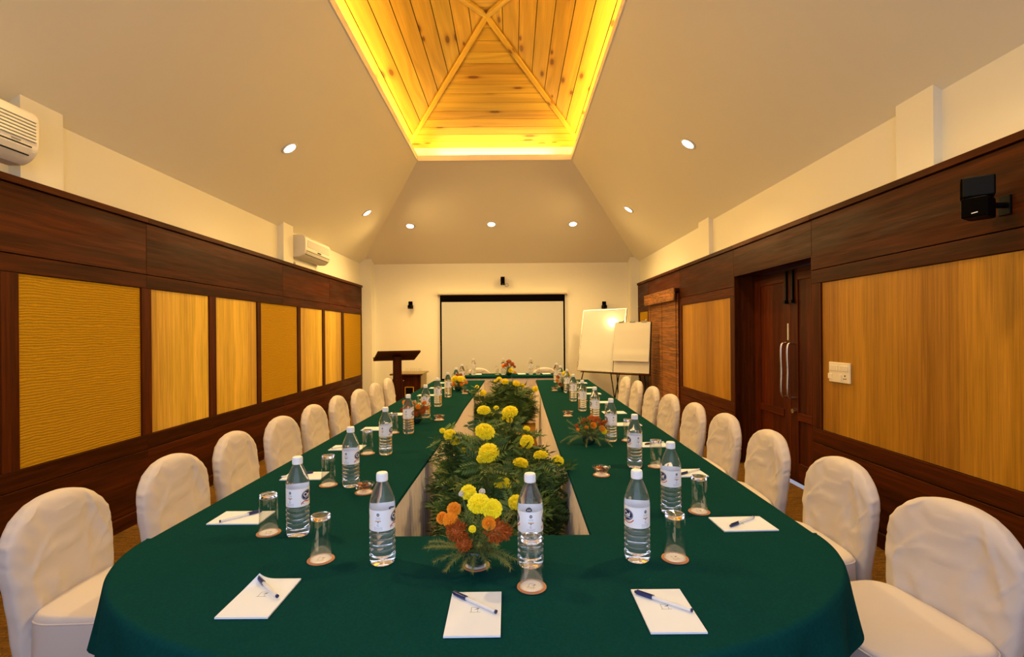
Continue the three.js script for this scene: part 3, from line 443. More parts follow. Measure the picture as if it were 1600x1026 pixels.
function pen(x0, d0, x1, d1, y, label) {               // cap end, plug end
  const a = V(x0, 0, d0), b = V(x1, 0, d1), v = b.clone().sub(a), t = thing('ballpoint_pen', label, 'pen', [(x0 + x1) / 2, y + 0.0055, -(d0 + d1) / 2], Math.atan2(v.x, v.z), 'pens');
  part('barrel', penParts.barrel, M.penBody, t, 'clear barrel'); const c = part('cap', penParts.cap, M.navy, t, 'navy blue cap'); part('clip', penParts.clip, M.navy, c); part('end_plug', penParts.plug, M.navy, t);
}
const SIDE = { l: 'panelled wall side table', r: 'door side table' };
// round end
[[-0.389, 1.478, 0.70, 'beside the glass facing the curled notepad'], [0.048, 1.455, 0.80, 'behind the glass nearest the viewer'], [0.366, 1.483, 1.25, 'on the round end, door side']].forEach(([x, d, a, w]) => bottle(x, TY + GF, d, a, `clear water bottle with white cap ${w}`, 'water bottles'));
[[-0.578, 1.494, 'on the round end, panelled wall side'], [0.046, 1.324, 'nearest the viewer'], [0.478, 1.483, 'on the round end, door side']].forEach(([x, d, w]) => setGlass(x, TY + GF, d, w));
pad(-0.65, TY + GF, 1.28, 0.0, 'white notepad with a curled corner on the round table end', true); pad(-0.096, TY + GF, 1.20, 0.01, 'white notepad on the round end before the flower bowl'); pad(0.367, TY + GF, 1.207, 0.0, 'white notepad on the round end, door side');
pen(-0.706, 1.371, -0.597, 1.262, TY + GF + 0.006, 'clear pen with navy cap on the curled notepad'); pen(-0.156, 1.281, -0.042, 1.19, TY + GF + 0.004, 'clear pen with navy cap on the middle front notepad'); pen(0.312, 1.277, 0.424, 1.191, TY + GF + 0.004, 'clear pen with navy cap on the door side front notepad');
// long sides
const LB = [1.70, 2.24, 2.83, 3.42, 4.06, 4.68, 5.35, 6.07, 6.71], RB = [1.882, 2.518, 3.126, 3.80, 4.337, 4.965, 5.648, 6.244, 6.83];
LB.forEach((d, i) => { const x = -0.735 + 0.011 * Math.min(5, d - 1.7); const w = `${ORD[i]} from the round end, ${SIDE.l}`; bottle(x, TY, d, 0.50 + 0.02 * i, `clear water bottle with white cap, ${w}`, 'water bottles'); setGlass(x - 0.106, TY, d + 0.012, w); pad(-1.01 + 0.01 * i, TY, d + 0.155, Math.PI / 2 + rr(-0.06, 0.06), `white notepad, ${w}`); });
RB.forEach((d, i) => { const x = 0.603 + [-0.01, 0.01, 0.01, 0.02, 0, -0.003, 0.01, -0.003, -0.008][i]; const w = `${ORD[i]} from the round end, ${SIDE.r}`; bottle(x, TY, d, 1.07 - 0.02 * i, `clear water bottle with white cap, ${w}`, 'water bottles'); setGlass(x + 0.106, TY, d, w); pad(0.805 + 0.012 * i, TY, d - 0.125, Math.PI / 2 + rr(-0.06, 0.06), `white notepad, ${w}`); });
[[-0.964, 1.905, -1.062, 1.80], [-0.985, 2.43, -1.095, 2.36], [-0.96, 3.01, -1.06, 2.95]].forEach(([a, b, c, d], i) => pen(a, b, c, d, TY + 0.004, `clear pen with navy cap on the ${ORD[i]} notepad, ${SIDE.l}`));
[[0.751, 1.724, 0.862, 1.80], [0.80, 2.36, 0.90, 2.43], [0.80, 2.99, 0.91, 3.04]].forEach(([a, b, c, d], i) => pen(a, b, c, d, TY + 0.004, `clear pen with navy cap on the ${ORD[i]} notepad, ${SIDE.r}`));
// head table
[[-0.636, 'lectern side'], [-0.152, 'middle'], [0.296, 'whiteboard side']].forEach(([x, w], i) => { bottle(x, TY + 0.002, 8.12, 0.785, `clear water bottle on the head table, ${w}`, 'water bottles'); setGlass(x + [-0.11, -0.10, 0.12][i], TY + 0.002, 8.16, `on the head table, ${w}`); pad(x + [0.06, 0.30, 0.26][i], TY + 0.002, 8.24, 0.1, `white notepad on the head table, ${w}`); });

// sweets in glass bowls
const dishGeo = lathe([[0, 0.010], [0.018, 0.0], [0.024, 0.0], [0.026, 0.004], [0.034, 0.018], [0.0425, 0.033], [0.0440, 0.0365], [0.0425, 0.0370], [0.040, 0.034], [0.0315, 0.019], [0.022, 0.0085], [0, 0.012]], 40);
const sweetGeo = (() => { const a = new THREE.SphereGeometry(0.0072, 10, 8).scale(1.25, 0.8, 0.9), b = new THREE.ConeGeometry(0.006, 0.008, 8, 1, true).rotateZ(Math.PI / 2), c = b.clone().rotateY(Math.PI); return clean([a, b.translate(0.012, 0, 0), c.translate(-0.012, 0, 0)]); })();
const sweetM = [S({ color: new THREE.Color(0.55, 0.16, 0.02), roughness: 0.3 }), S({ color: new THREE.Color(0.14, 0.05, 0.02), roughness: 0.35 }), S({ color: new THREE.Color(0.75, 0.73, 0.70), roughness: 0.3, metalness: 0.7 })], sweetN = ['orange', 'dark brown', 'silver'];
[[-0.641, 2.143, 'nearest the round end, panelled wall side'], [-0.58, 3.926, 'halfway along, panelled wall side'], [-0.542, 5.642, 'far along, panelled wall side'], [0.419, 2.377, 'nearest the round end, door side'], [0.448, 4.071, 'halfway along, door side'], [0.493, 5.859, 'far along, door side']].forEach(([x, d, w]) => {
  coaster(x, TY, d, `coaster under the bowl of sweets ${w}`, 'coasters under sweet bowls'); single('sweet_bowl', dishGeo, M.pane, `small glass bowl of wrapped sweets ${w}`, 'bowl', [x, TY + 0.0038, -d], 0, 'glass sweet bowls');
  [[0, 0, 0.0185], [0.017, 0.004, 0.025], [-0.016, 0.008, 0.0245], [0.003, -0.018, 0.025], [-0.006, 0.02, 0.0265], [0.019, -0.012, 0.033], [-0.018, -0.012, 0.0325], [0.004, 0.004, 0.0355]].forEach(([a, b, h], i) => { const m = single('wrapped_sweet', sweetGeo, sweetM[i % 3], `${sweetN[i % 3]} wrapped sweet in the bowl ${w}`, 'sweet', [x + a, TY + h + 0.0016, -d + b], 0, `wrapped sweets in the bowl ${w}`); m.rotation.set(rr(-0.3, 0.3), rr(0, 6), rr(-0.3, 0.3)); });
});

// ------------------------------------------------------------------ flowers
function blossomGeo(seedv, flat = 0.72, spiky = 0) {              // ruffled pompon, unit radius
  seed = seedv; const pos = [], idx = []; const L = 9;
  for (let l = 0; l < L; l++) { const ph = 0.16 + l / (L - 1) * 1.75, n = Math.round(5 + 17 * Math.sin(Math.min(ph, 1.57))); for (let k = 0; k < n; k++) {
    const az = (k + rr(-0.3, 0.3) + (l % 2) * 0.5) / n * Math.PI * 2, p = ph + rr(-0.07, 0.07), len = spiky ? rr(0.65, 1.2) : rr(0.9, 1.05), dir = new THREE.Vector3(Math.sin(p) * Math.cos(az), Math.cos(p) * flat, Math.sin(p) * Math.sin(az)), tang = new THREE.Vector3(-Math.sin(az), 0, Math.cos(az)), nor = dir.clone().cross(tang).normalize();
    const w = spiky ? rr(0.07, 0.11) : rr(0.13, 0.18), c = dir.clone().multiplyScalar(0.52), t = dir.clone().multiplyScalar(len), o = pos.length / 3, roll = nor.clone().multiplyScalar(rr(0.04, 0.13));
    const q = (b, s, e) => { const v = b.clone().addScaledVector(tang, s).add(e); pos.push(v.x, v.y, v.z); }; const z = new THREE.Vector3();
    q(c, 0, z); q(t.clone().multiplyScalar(0.93), -w, z); q(t, -w * 0.45, roll); q(t.clone().multiplyScalar(0.97), 0, roll.clone().multiplyScalar(0.2)); q(t, w * 0.45, roll); q(t.clone().multiplyScalar(0.93), w, z);
    idx.push(o, o + 1, o + 2, o, o + 2, o + 3, o, o + 3, o + 4, o, o + 4, o + 5); } }
  const core = new THREE.SphereGeometry(0.62, 12, 9).scale(1, flat, 1).toNonIndexed();
  const g = new THREE.BufferGeometry(); g.setAttribute('position', new THREE.Float32BufferAttribute(pos, 3)); g.setIndex(idx); const h = g.toNonIndexed(); h.computeVertexNormals(); core.deleteAttribute('uv'); return mergeGeometries([h, core]);
}
const BL = [blossomGeo(11), blossomGeo(12, 0.85), blossomGeo(13, 0.6)], RUST = [blossomGeo(14, 0.55, 1), blossomGeo(15, 0.7, 1), blossomGeo(16, 0.4, 1)];
function leafQuads(out, base, dir, up, L, leaflets, w) {   // pinnate leaf appended as triangles
  const side = dir.clone().cross(up).normalize();
  const one = (p, d, l, ww) => { const s = d.clone().cross(up).normalize().multiplyScalar(ww), m = p.clone().addScaledVector(d, l * 0.45), e = p.clone().addScaledVector(d, l).addScaledVector(up, -l * 0.12); out.push(p, m.clone().add(s), e, p, e, m.clone().sub(s)); };
  for (let k = 0; k < leaflets; k++) { const t = 0.2 + 0.72 * k / leaflets, p = base.clone().addScaledVector(dir, L * t).addScaledVector(up, -L * 0.25 * t * t), l = L * 0.42 * (1 - 0.35 * t); for (const s of [-1, 1]) one(p, side.clone().multiplyScalar(s * 0.8).addScaledVector(dir, 0.75).normalize(), l, w); }
  one(base.clone().addScaledVector(dir, L * 0.9).addScaledVector(up, -L * 0.22), dir, L * 0.4, w); const st = side.clone().multiplyScalar(0.0009), e = base.clone().addScaledVector(dir, L * 0.92).addScaledVector(up, -L * 0.22); out.push(base.clone().add(st), e, base.clone().sub(st));
}
function triGeo(v) { const p = new Float32Array(v.length * 3); v.forEach((q, i) => p.set([q.x, q.y, q.z], i * 3)); const g = new THREE.BufferGeometry(); g.setAttribute('position', new THREE.BufferAttribute(p, 3)); g.computeVertexNormals(); return g; }
function blossom(parent, at, dia, mat, k, tilt, name = 'blossom', label) { const m = part(name, (mat === M.rust ? RUST : BL)[k % 3], mat, parent, label); m.position.copy(at); m.scale.setScalar(dia / 2); m.rotation.set(tilt[0], rr(0, 6), tilt[1]); return m; }
// marigolds in pots on the floor between the tables; blossoms are [x, height, d, diameter]
function marigold(label, x, d, s, heads, reach, top, nLeafy, potH = 0.26) {
  seed = s; const t = thing('potted_marigold', label, 'potted plant', [x, 0, -d], 0, 'potted marigolds between the tables');
  part('pot', lathe([[0, 0.001], [0.085, 0.001], [0.095, 0.02], [0.125, potH - 0.04], [0.135, potH - 0.04], [0.138, potH], [0.124, potH], [0.115, potH - 0.03], [0, potH - 0.03]], 32), M.terracotta, t, 'terracotta flower pot'); part('soil', new THREE.CircleGeometry(0.116, 24).rotateX(-Math.PI / 2).translate(0, potH - 0.026, 0), M.soil, t);
  const stems = [], lv = [], lv2 = [], O = new THREE.Vector3(0, potH - 0.03, 0);
  const grow = (tip, thick) => { const b = O.clone().add(new THREE.Vector3(rr(-0.05, 0.05), 0, rr(-0.05, 0.05))), m = b.clone().lerp(tip, 0.5).add(new THREE.Vector3((tip.x - b.x) * 0.15, 0.05, (tip.z - b.z) * 0.15)), cv = new THREE.CatmullRomCurve3([b, m, tip]); stems.push(new THREE.TubeGeometry(cv, 8, thick, 5)); return cv; };
  const dress = (cv, n, from, len) => { for (let i = 0; i < n; i++) { const p = cv.getPoint(from + (1 - from) * (i + rnd()) / n * 0.97), a = rr(0, 6.283), dir = new THREE.Vector3(Math.cos(a), rr(-0.35, 0.9), Math.sin(a)).normalize(), up = new THREE.Vector3(rr(-1, 1), rr(0.1, 1.4), rr(-1, 1)); up.addScaledVector(dir, -up.dot(dir)).normalize(); leafQuads(rnd() < 0.5 ? lv : lv2, p, dir, up, len * rr(0.7, 1.25), 6, 0.0062); } };
  for (const [hx, hy, hd, dia, k = 0, tx = 0.5] of heads) { const tip = new THREE.Vector3(hx - x, hy, -(hd - d)); dress(grow(tip.clone().add(new THREE.Vector3(0, -dia * 0.25, -0.2 * dia)), 0.003), 34, 0.4, 0.105); blossom(t, tip, dia, M.yellow, k, [tx, rr(-0.25, 0.25)]); }
  for (let i = 0; i < nLeafy; i++) { const a = rr(0, 6.283), r = Math.sqrt(rnd()), tip = new THREE.Vector3(Math.cos(a) * r * reach[0], potH + (top - potH) * (0.45 + 0.55 * Math.sqrt(rnd())) * (1 - 0.28 * r * r), Math.sin(a) * r * reach[1]); dress(grow(tip, 0.0022), 28, 0.3, 0.11); }
  part('stems', clean(stems), M.stem, t).userData.kind = 'stuff'; part('foliage', triGeo(lv), M.leaf, t, 'fine toothed green leaves').userData.kind = 'stuff'; part('foliage', triGeo(lv2), M.leaf2, t, 'deep green leaves').userData.kind = 'stuff'; return t;
}
marigold('potted marigold with the largest yellow blooms, just behind the front flower bowl', -0.10, 2.22, 101, [[-0.102, 0.93, 2.08, 0.092, 1], [-0.132, 0.898, 2.12, 0.05], [-0.128, 0.985, 2.26, 0.094], [-0.048, 0.776, 2.14, 0.078, 1, 0.9], [0.009, 0.752, 2.0, 0.064, 1, 0.6]], [0.185, 0.16], 0.84, 56);
marigold('potted marigold at the panelled wall side of the gap, small clustered blooms', -0.24, 2.66, 102, [[-0.350, 0.872, 2.76, 0.070], [-0.318, 0.84, 2.74, 0.055], [-0.272, 0.79, 2.72, 0.045], [-0.238, 0.86, 2.74, 0.036], [-0.258, 0.85, 2.76, 0.034], [-0.392, 0.892, 2.77, 0.034], [-0.155, 1.02, 2.66, 0.075, 2, 0.4]], [0.14, 0.17], 0.82, 40);
marigold('potted marigold at the door side of the gap with nodding yellow blooms', 0.06, 2.46, 103, [[0.07, 0.875, 2.55, 0.074, 1, 0.9], [0.036, 0.80, 2.42, 0.080, 2, 0.1], [0.135, 0.83, 2.45, 0.076, 2, -0.2], [0.222, 0.785, 2.5, 0.064, 1, 1.0], [0.072, 0.915, 2.68, 0.040]], [0.17, 0.16], 0.80, 46);
marigold('potted marigold behind the others with a wide flat yellow bloom', -0.05, 2.92, 104, [[-0.018, 0.98, 2.86, 0.094, 2, 0.35], [-0.045, 0.93, 2.95, 0.045], [-0.02, 0.925, 2.9, 0.04], [-0.10, 0.98, 3.0, 0.035]], [0.14, 0.14], 0.88, 34);
marigold('far potted marigold before the head table with several yellow blooms', -0.06, 5.7, 105, [[-0.155, 0.90, 5.75, 0.066], [-0.085, 0.875, 5.7, 0.090], [0.04, 0.85, 5.72, 0.088], [0.11, 0.82, 5.75, 0.075], [-0.20, 0.875, 5.75, 0.045], [0.255, 0.79, 5.68, 0.070, 1, 1.0], [0.20, 0.69, 5.7, 0.045]], [0.28, 0.22], 0.84, 90);
marigold('far potted marigold leaning to the panelled wall side', -0.27, 5.6, 106, [[-0.33, 0.765, 5.55, 0.078], [-0.40, 0.83, 5.6, 0.048], [-0.24, 0.56, 5.4, 0.07]], [0.15, 0.18], 0.66, 40);
// cut flowers in dark bowls
function sprig(out, base, dir, L, droop) { const n = 22, up = new THREE.Vector3(0, 1, 0); let p = base.clone(), v = dir.clone().normalize(); const step = L / n; for (let i = 0; i < n; i++) { const q = p.clone().addScaledVector(v, step); const s = v.clone().cross(up).normalize().multiplyScalar(0.0007); out.push(p.clone().add(s), q, p.clone().sub(s)); const ln = 0.020 * (1 - 0.5 * i / n) + 0.004; for (let k = 0; k < 11; k++) { const a = new THREE.Vector3(rr(-1, 1), rr(-0.8, 1), rr(-1, 1)).normalize().multiplyScalar(0.9).add(v).normalize(), e = q.clone().addScaledVector(a, ln * rr(0.6, 1.2)), w = a.clone().cross(up).normalize().multiplyScalar(0.00055); out.push(q.clone().add(w), e, q.clone().sub(w)); } p = q; v.y -= droop; v.normalize(); } }
function flowerBowl(label, x, y, d, s, heads, sprigs, withCoaster) {
  seed = s; if (withCoaster) coaster(x, y, d, `coaster under the ${withCoaster}`, 'coasters under flower bowls'); const base = y + (withCoaster ? 0.0038 : 0.0005), t = thing('flower_bowl', label, 'flower arrangement', [x, base, -d], 0, 'flower bowls on the tables');
  part('bowl', lathe([[0, 0.001], [0.020, 0.001], [0.024, 0.003], [0.034, 0.012], [0.042, 0.026], [0.0445, 0.040], [0.042, 0.050], [0.039, 0.050], [0.040, 0.040], [0.030, 0.016], [0, 0.010]], 36), M.darkGlass, t, 'dark green glass bowl');
  const st = [], fr = []; for (const [hx, hy, hz, dia, mat, k, tx = 0.7, tz = 0] of heads) { const tip = new THREE.Vector3(hx, hy, hz); st.push(new THREE.TubeGeometry(new THREE.CatmullRomCurve3([new THREE.Vector3(hx * 0.2, 0.02, hz * 0.2), new THREE.Vector3(hx * 0.5, hy * 0.55, hz * 0.5), tip]), 6, 0.0018, 5)); blossom(t, tip, dia, M[mat], k, [tx, tz], 'blossom', mat === 'rust' ? 'rust red bloom' : mat === 'orange' ? 'orange bloom' : mat === 'yellow' ? 'yellow bloom' : 'pale cream bud'); }
  for (const [a, el, L, dr] of sprigs) sprig(fr, new THREE.Vector3(Math.cos(a) * 0.02, 0.04, Math.sin(a) * 0.02), new THREE.Vector3(Math.cos(a) * Math.cos(el), Math.sin(el), Math.sin(a) * Math.cos(el)), L, dr);
  const bush = []; for (let i = 0; i < 110; i++) { const a = rr(0, 6.283), e = rr(0.1, 1.4); leafQuads(bush, new THREE.Vector3(rr(-0.04, 0.04), rr(0.035, 0.12), rr(-0.04, 0.04)), new THREE.Vector3(Math.cos(a) * Math.cos(e), Math.sin(e), Math.sin(a) * Math.cos(e)), new THREE.Vector3(0, 1, 0), rr(0.04, 0.07), 4, 0.0026); }
  part('stems', clean(st), M.stem, t).userData.kind = 'stuff'; part('fern_sprigs', triGeo(fr), M.fern, t, 'feathery yellow green fern').userData.kind = 'stuff'; part('foliage', triGeo(bush), M.leaf, t).userData.kind = 'stuff'; return t;
}
const SP = (n, L) => { const o = []; for (let i = 0; i < n; i++) o.push([i / n * 6.283 + 0.3, 0.35 + 0.5 * ((i * 7) % 5) / 5, L * (0.75 + 0.5 * ((i * 3) % 4) / 4), 0.045]); return o; };
flowerBowl('bowl of yellow, orange and rust flowers with fern on the round end', -0.11, TY + GF, 1.449, 201, [[0.010, 0.185, 0.02, 0.066, 'yellow', 2, 0.6], [0.048, 0.170, 0.025, 0.060, 'yellow', 0, 0.8], [-0.022, 0.205, -0.01, 0.050, 'yellow', 1, 0.4], [-0.062, 0.165, 0.01, 0.042, 'orange', 0, 0.8], [-0.070, 0.140, 0.03, 0.046, 'orange', 2, 0.9, 0.4], [-0.052, 0.115, 0.045, 0.060, 'rust', 1, 1.1], [-0.030, 0.085, 0.055, 0.046, 'rust', 0, 1.2], [0.058, 0.115, 0.045, 0.066, 'rust', 2, 1.1], [0.040, 0.138, 0.05, 0.040, 'orange', 1, 1.2], [0.085, 0.105, 0.03, 0.046, 'rust', 0, 0.9, -0.5], [-0.005, 0.128, 0.065, 0.022, 'yellow', 1, 0.4], [-0.040, 0.205, 0.0, 0.020, 'cream2', 1, 0.2], [0.018, 0.208, -0.01, 0.020, 'cream2', 1, 0.2], [-0.098, 0.135, 0.0, 0.036, 'orange', 1, 0.6, 0.7]],
  [[3.0, 0.35, 0.125, 0.02], [2.8, 0.55, 0.12, 0.03], [3.4, 0.3, 0.125, 0.02], [2.3, 0.35, 0.10, 0.05], [2.6, 0.2, 0.11, 0.02], [1.6, 0.45, 0.085, 0.06], [1.2, 0.5, 0.09, 0.05], [0.75, 0.35, 0.12, 0.04], [0.4, 0.3, 0.125, 0.04], [0.0, 0.75, 0.12, 0.01], [-0.4, 0.9, 0.14, 0.01], [0.15, 0.9, 0.14, 0.0], [5.2, 0.8, 0.12, 0.02], [0.9, 0.8, 0.10, 0.03], [2.4, 0.9, 0.10, 0.02], [1.9, 0.2, 0.08, 0.03], [0.5, 0.25, 0.09, 0.04], [1.0, 1.1, 0.11, 0.02], [1.4, 0.9, 0.09, 0.03]], 'flower bowl on the round end');
flowerBowl('bowl of orange and rust flowers on the panelled wall side table', -0.735, TY, 3.80, 202, [[0.005, 0.085, 0.04, 0.055, 'rust', 0, 1.0], [0.05, 0.095, 0.03, 0.055, 'rust', 1, 1.0], [0.075, 0.115, 0.01, 0.05, 'rust', 2, 0.8, -0.4], [0.02, 0.13, 0.04, 0.042, 'orange', 0, 1.1], [0.06, 0.15, 0.0, 0.042, 'orange', 1, 0.7, -0.5], [-0.09, 0.16, 0.0, 0.036, 'orange', 2, 0.7, 0.5], [-0.10, 0.10, 0.01, 0.045, 'rust', 0, 0.8, 0.6], [-0.09, 0.055, 0.02, 0.036, 'rust', 1, 0.9, 0.6], [-0.03, 0.15, 0.0, 0.045, 'rust', 2, 0.5], [0.03, 0.175, -0.01, 0.018, 'cream2', 1, 0.2], [-0.04, 0.11, 0.04, 0.045, 'orange', 1, 1.0]], [[0.0, 1.2, 0.17, 0.004], [4.7, 1.15, 0.18, 0.01], [1.0, 1.0, 0.14, 0.02], [3.0, 0.8, 0.12, 0.03], [5.5, 0.9, 0.14, 0.02], [2, 0.6, 0.1, 0.05], [0.4, 0.5, 0.12, 0.05]]);
flowerBowl('bowl of yellow and orange flowers far along the panelled wall side', -0.645, TY, 5.90, 203, [[-0.03, 0.15, 0.02, 0.08, 'yellow', 0, 0.6], [0.03, 0.145, 0.03, 0.085, 'yellow', 2, 0.7], [-0.06, 0.135, 0.03, 0.06, 'yellow', 1, 0.7], [0.06, 0.14, 0.0, 0.06, 'yellow', 1, 0.6], [-0.05, 0.085, 0.04, 0.05, 'orange', 0, 1.0], [0.045, 0.085, 0.04, 0.05, 'orange', 1, 1.0], [0.095, 0.10, 0.02, 0.045, 'orange', 2, 0.7, -0.5], [-0.01, 0.19, -0.01, 0.05, 'rust', 0, 0.4], [0.03, 0.19, -0.01, 0.045, 'rust', 1, 0.4]], SP(9, 0.11));
flowerBowl('bowl of fern with a rust chrysanthemum on the door side table', 0.463, TY, 3.05, 204, [[0.03, 0.145, -0.02, 0.095, 'rust', 2, 0.2], [0.085, 0.120, -0.01, 0.07, 'rust', 2, 0.3, -0.6], [-0.03, 0.145, 0.0, 0.035, 'rust', 0, 0.6], [0.022, 0.118, 0.04, 0.042, 'orange', 1, 1.1], [0.075, 0.098, 0.03, 0.042, 'orange', 0, 0.9, -0.3], [0.088, 0.080, 0.03, 0.035, 'yellow', 1, 0.9, -0.5], [-0.02, 0.108, 0.04, 0.026, 'orange', 2, 1.0], [-0.075, 0.112, 0.01, 0.026, 'rust', 1, 0.8], [-0.07, 0.09, 0.02, 0.022, 'orange', 0, 0.9], [-0.045, 0.128, 0.01, 0.022, 'rust', 1, 0.7]], [[3.1, 0.35, 0.16, 0.05], [2.8, 0.7, 0.13, 0.02], [2.5, 0.5, 0.14, 0.05], [3.6, 0.8, 0.15, 0.02], [1.6, 0.6, 0.11, 0.05], [1.2, 0.4, 0.12, 0.06], [0.6, 0.3, 0.15, 0.06], [0.1, 0.5, 0.13, 0.04], [4.2, 1.0, 0.13, 0.02], [5.2, 0.9, 0.12, 0.02], [2.1, 0.9, 0.12, 0.02], [0.9, 0.9, 0.11, 0.02], [1.9, 0.3, 0.09, 0.08], [2.9, 0.15, 0.12, 0.04]]);
flowerBowl('bowl of pale and yellow flowers far along the door side', 0.60, TY, 5.84, 205, [[0.01, 0.20, 0.0, 0.07, 'yellow', 0, 0.8], [0.05, 0.185, 0.0, 0.06, 'yellow', 1, 0.7, -0.4], [-0.05, 0.20, 0.0, 0.05, 'cream2', 1, 0.3], [-0.07, 0.16, 0.02, 0.05, 'rust', 0, 0.8, 0.4], [-0.08, 0.12, 0.02, 0.045, 'orange', 2, 0.9, 0.5], [-0.05, 0.08, 0.04, 0.045, 'rust', 1, 1.0]], SP(8, 0.12));
flowerBowl('bowl of rust and yellow flowers on the head table', -0.06, TY + 0.002, 7.98, 206, [[0.0, 0.22, 0.0, 0.09, 'rust', 0, 0.6], [0.05, 0.18, 0.02, 0.08, 'rust', 1, 0.7], [-0.04, 0.17, 0.02, 0.08, 'rust', 2, 0.7], [-0.09, 0.15, 0.0, 0.06, 'orange', 0, 0.6, 0.4], [0.03, 0.085, 0.05, 0.085, 'yellow', 0, 1.1], [0.09, 0.14, 0.0, 0.05, 'rust', 1, 0.6, -0.4], [0.10, 0.05, 0.03, 0.045, 'orange', 2, 0.9]], SP(10, 0.16));

// ------------------------------------------------------------------ projection screen
{ const t = thing('projector_screen', 'pull down projector screen with black border on the end wall', 'screen', [-0.19, 0, -9.80]);
  const w = 1.275; part('case', new THREE.CylinderGeometry(0.036, 0.036, 2 * w - 0.02, 24).rotateZ(Math.PI / 2).translate(0, 2.215, 0), M.cream, t, 'cream tubular roller case');
  for (const s of [-1, 1]) part('end_cap', new RoundedBoxGeometry(0.022, 0.085, 0.08, 2, 0.008).translate(s * w, 2.215, -0.004), M.cream, t);
  part('mount', new THREE.BoxGeometry(2.3, 0.03, 0.02).translate(0, 2.225, -0.038), M.cream, t);
  part('black_border', new THREE.BoxGeometry(2.45, 1.72, 0.004).translate(0, 1.325, 0.005), M.blackCloth, t);
  part('white_surface', new THREE.BoxGeometry(2.385, 1.50, 0.002).translate(0, 1.295, 0.009), M.screenWhite, t);
  part('bottom_bar', new THREE.CylinderGeometry(0.012, 0.012, 2.5, 12).rotateZ(Math.PI / 2).translate(0, 0.46, 0.005), M.black, t); }
// ------------------------------------------------------------------ wall speakers: two cubes on a bracket
function speaker(label, pos, turn, s, turns, extra) {
  const t = thing('wall_speaker', label, 'speaker', pos, turn, 'small black wall speakers');
  part('bracket', clean([new RoundedBoxGeometry(0.05 * s, 0.08 * s, 0.012, 1, 0.003).translate(0, -0.03 * s, 0.007), new THREE.CylinderGeometry(0.012 * s, 0.012 * s, 0.06 * s, 12).rotateX(Math.PI / 2).translate(0, -0.03 * s, 0.04 * s)]), M.black, t);
  turns.forEach(([a, y], i) => { const c = part('speaker_cube', new RoundedBoxGeometry(0.085 * s, 0.083 * s, 0.10 * s, 2, 0.008 * s), M.black, t); c.position.set(0, y * s, 0.115 * s); c.rotation.y = a; part('grille', new RoundedBoxGeometry(0.077 * s, 0.075 * s, 0.006 * s, 2, 0.002 * s).translate(0, 0, 0.051 * s), M.blackCloth, c); if (i) part('badge', new THREE.BoxGeometry(0.02 * s, 0.0035 * s, 0.001).translate(0, -0.024 * s, 0.0546 * s).rotateZ(0.15), M.cap, c, 'small pale badge'); });
  if (extra) part('cable', tube(extra, 0.0035, 30, 6), M.wallGrey, t); return t;
}
speaker('black twin cube speaker on the panelled frieze by the veneer panel', [PR, 2.07, -2.44], -Math.PI / 2, 1.2, [[-0.7, 0.042], [0.55, -0.042]]);
speaker('black twin cube speaker on the end wall above the lectern', [-1.985, 1.99, -9.85], 0, 0.85, [[0.35, 0.042], [-0.5, -0.042]]);
speaker('black twin cube speaker with looped cable above the screen', [-0.18, 2.445, -9.85], 0, 0.95, [[0.0, 0.042], [0.0, -0.042]], [new THREE.Vector3(0.03, -0.06, 0.02), new THREE.Vector3(0.09, -0.04, 0.02), new THREE.Vector3(0.11, -0.075, 0.015), new THREE.Vector3(0.08, -0.105, 0.015), new THREE.Vector3(0.05, -0.08, 0.01), new THREE.Vector3(0.06, -0.06, 0.005)]);
speaker('black twin cube speaker on the end wall above the whiteboard', [1.80, 1.96, -9.85], 0, 0.85, [[-0.3, 0.042], [0.5, -0.042]]);
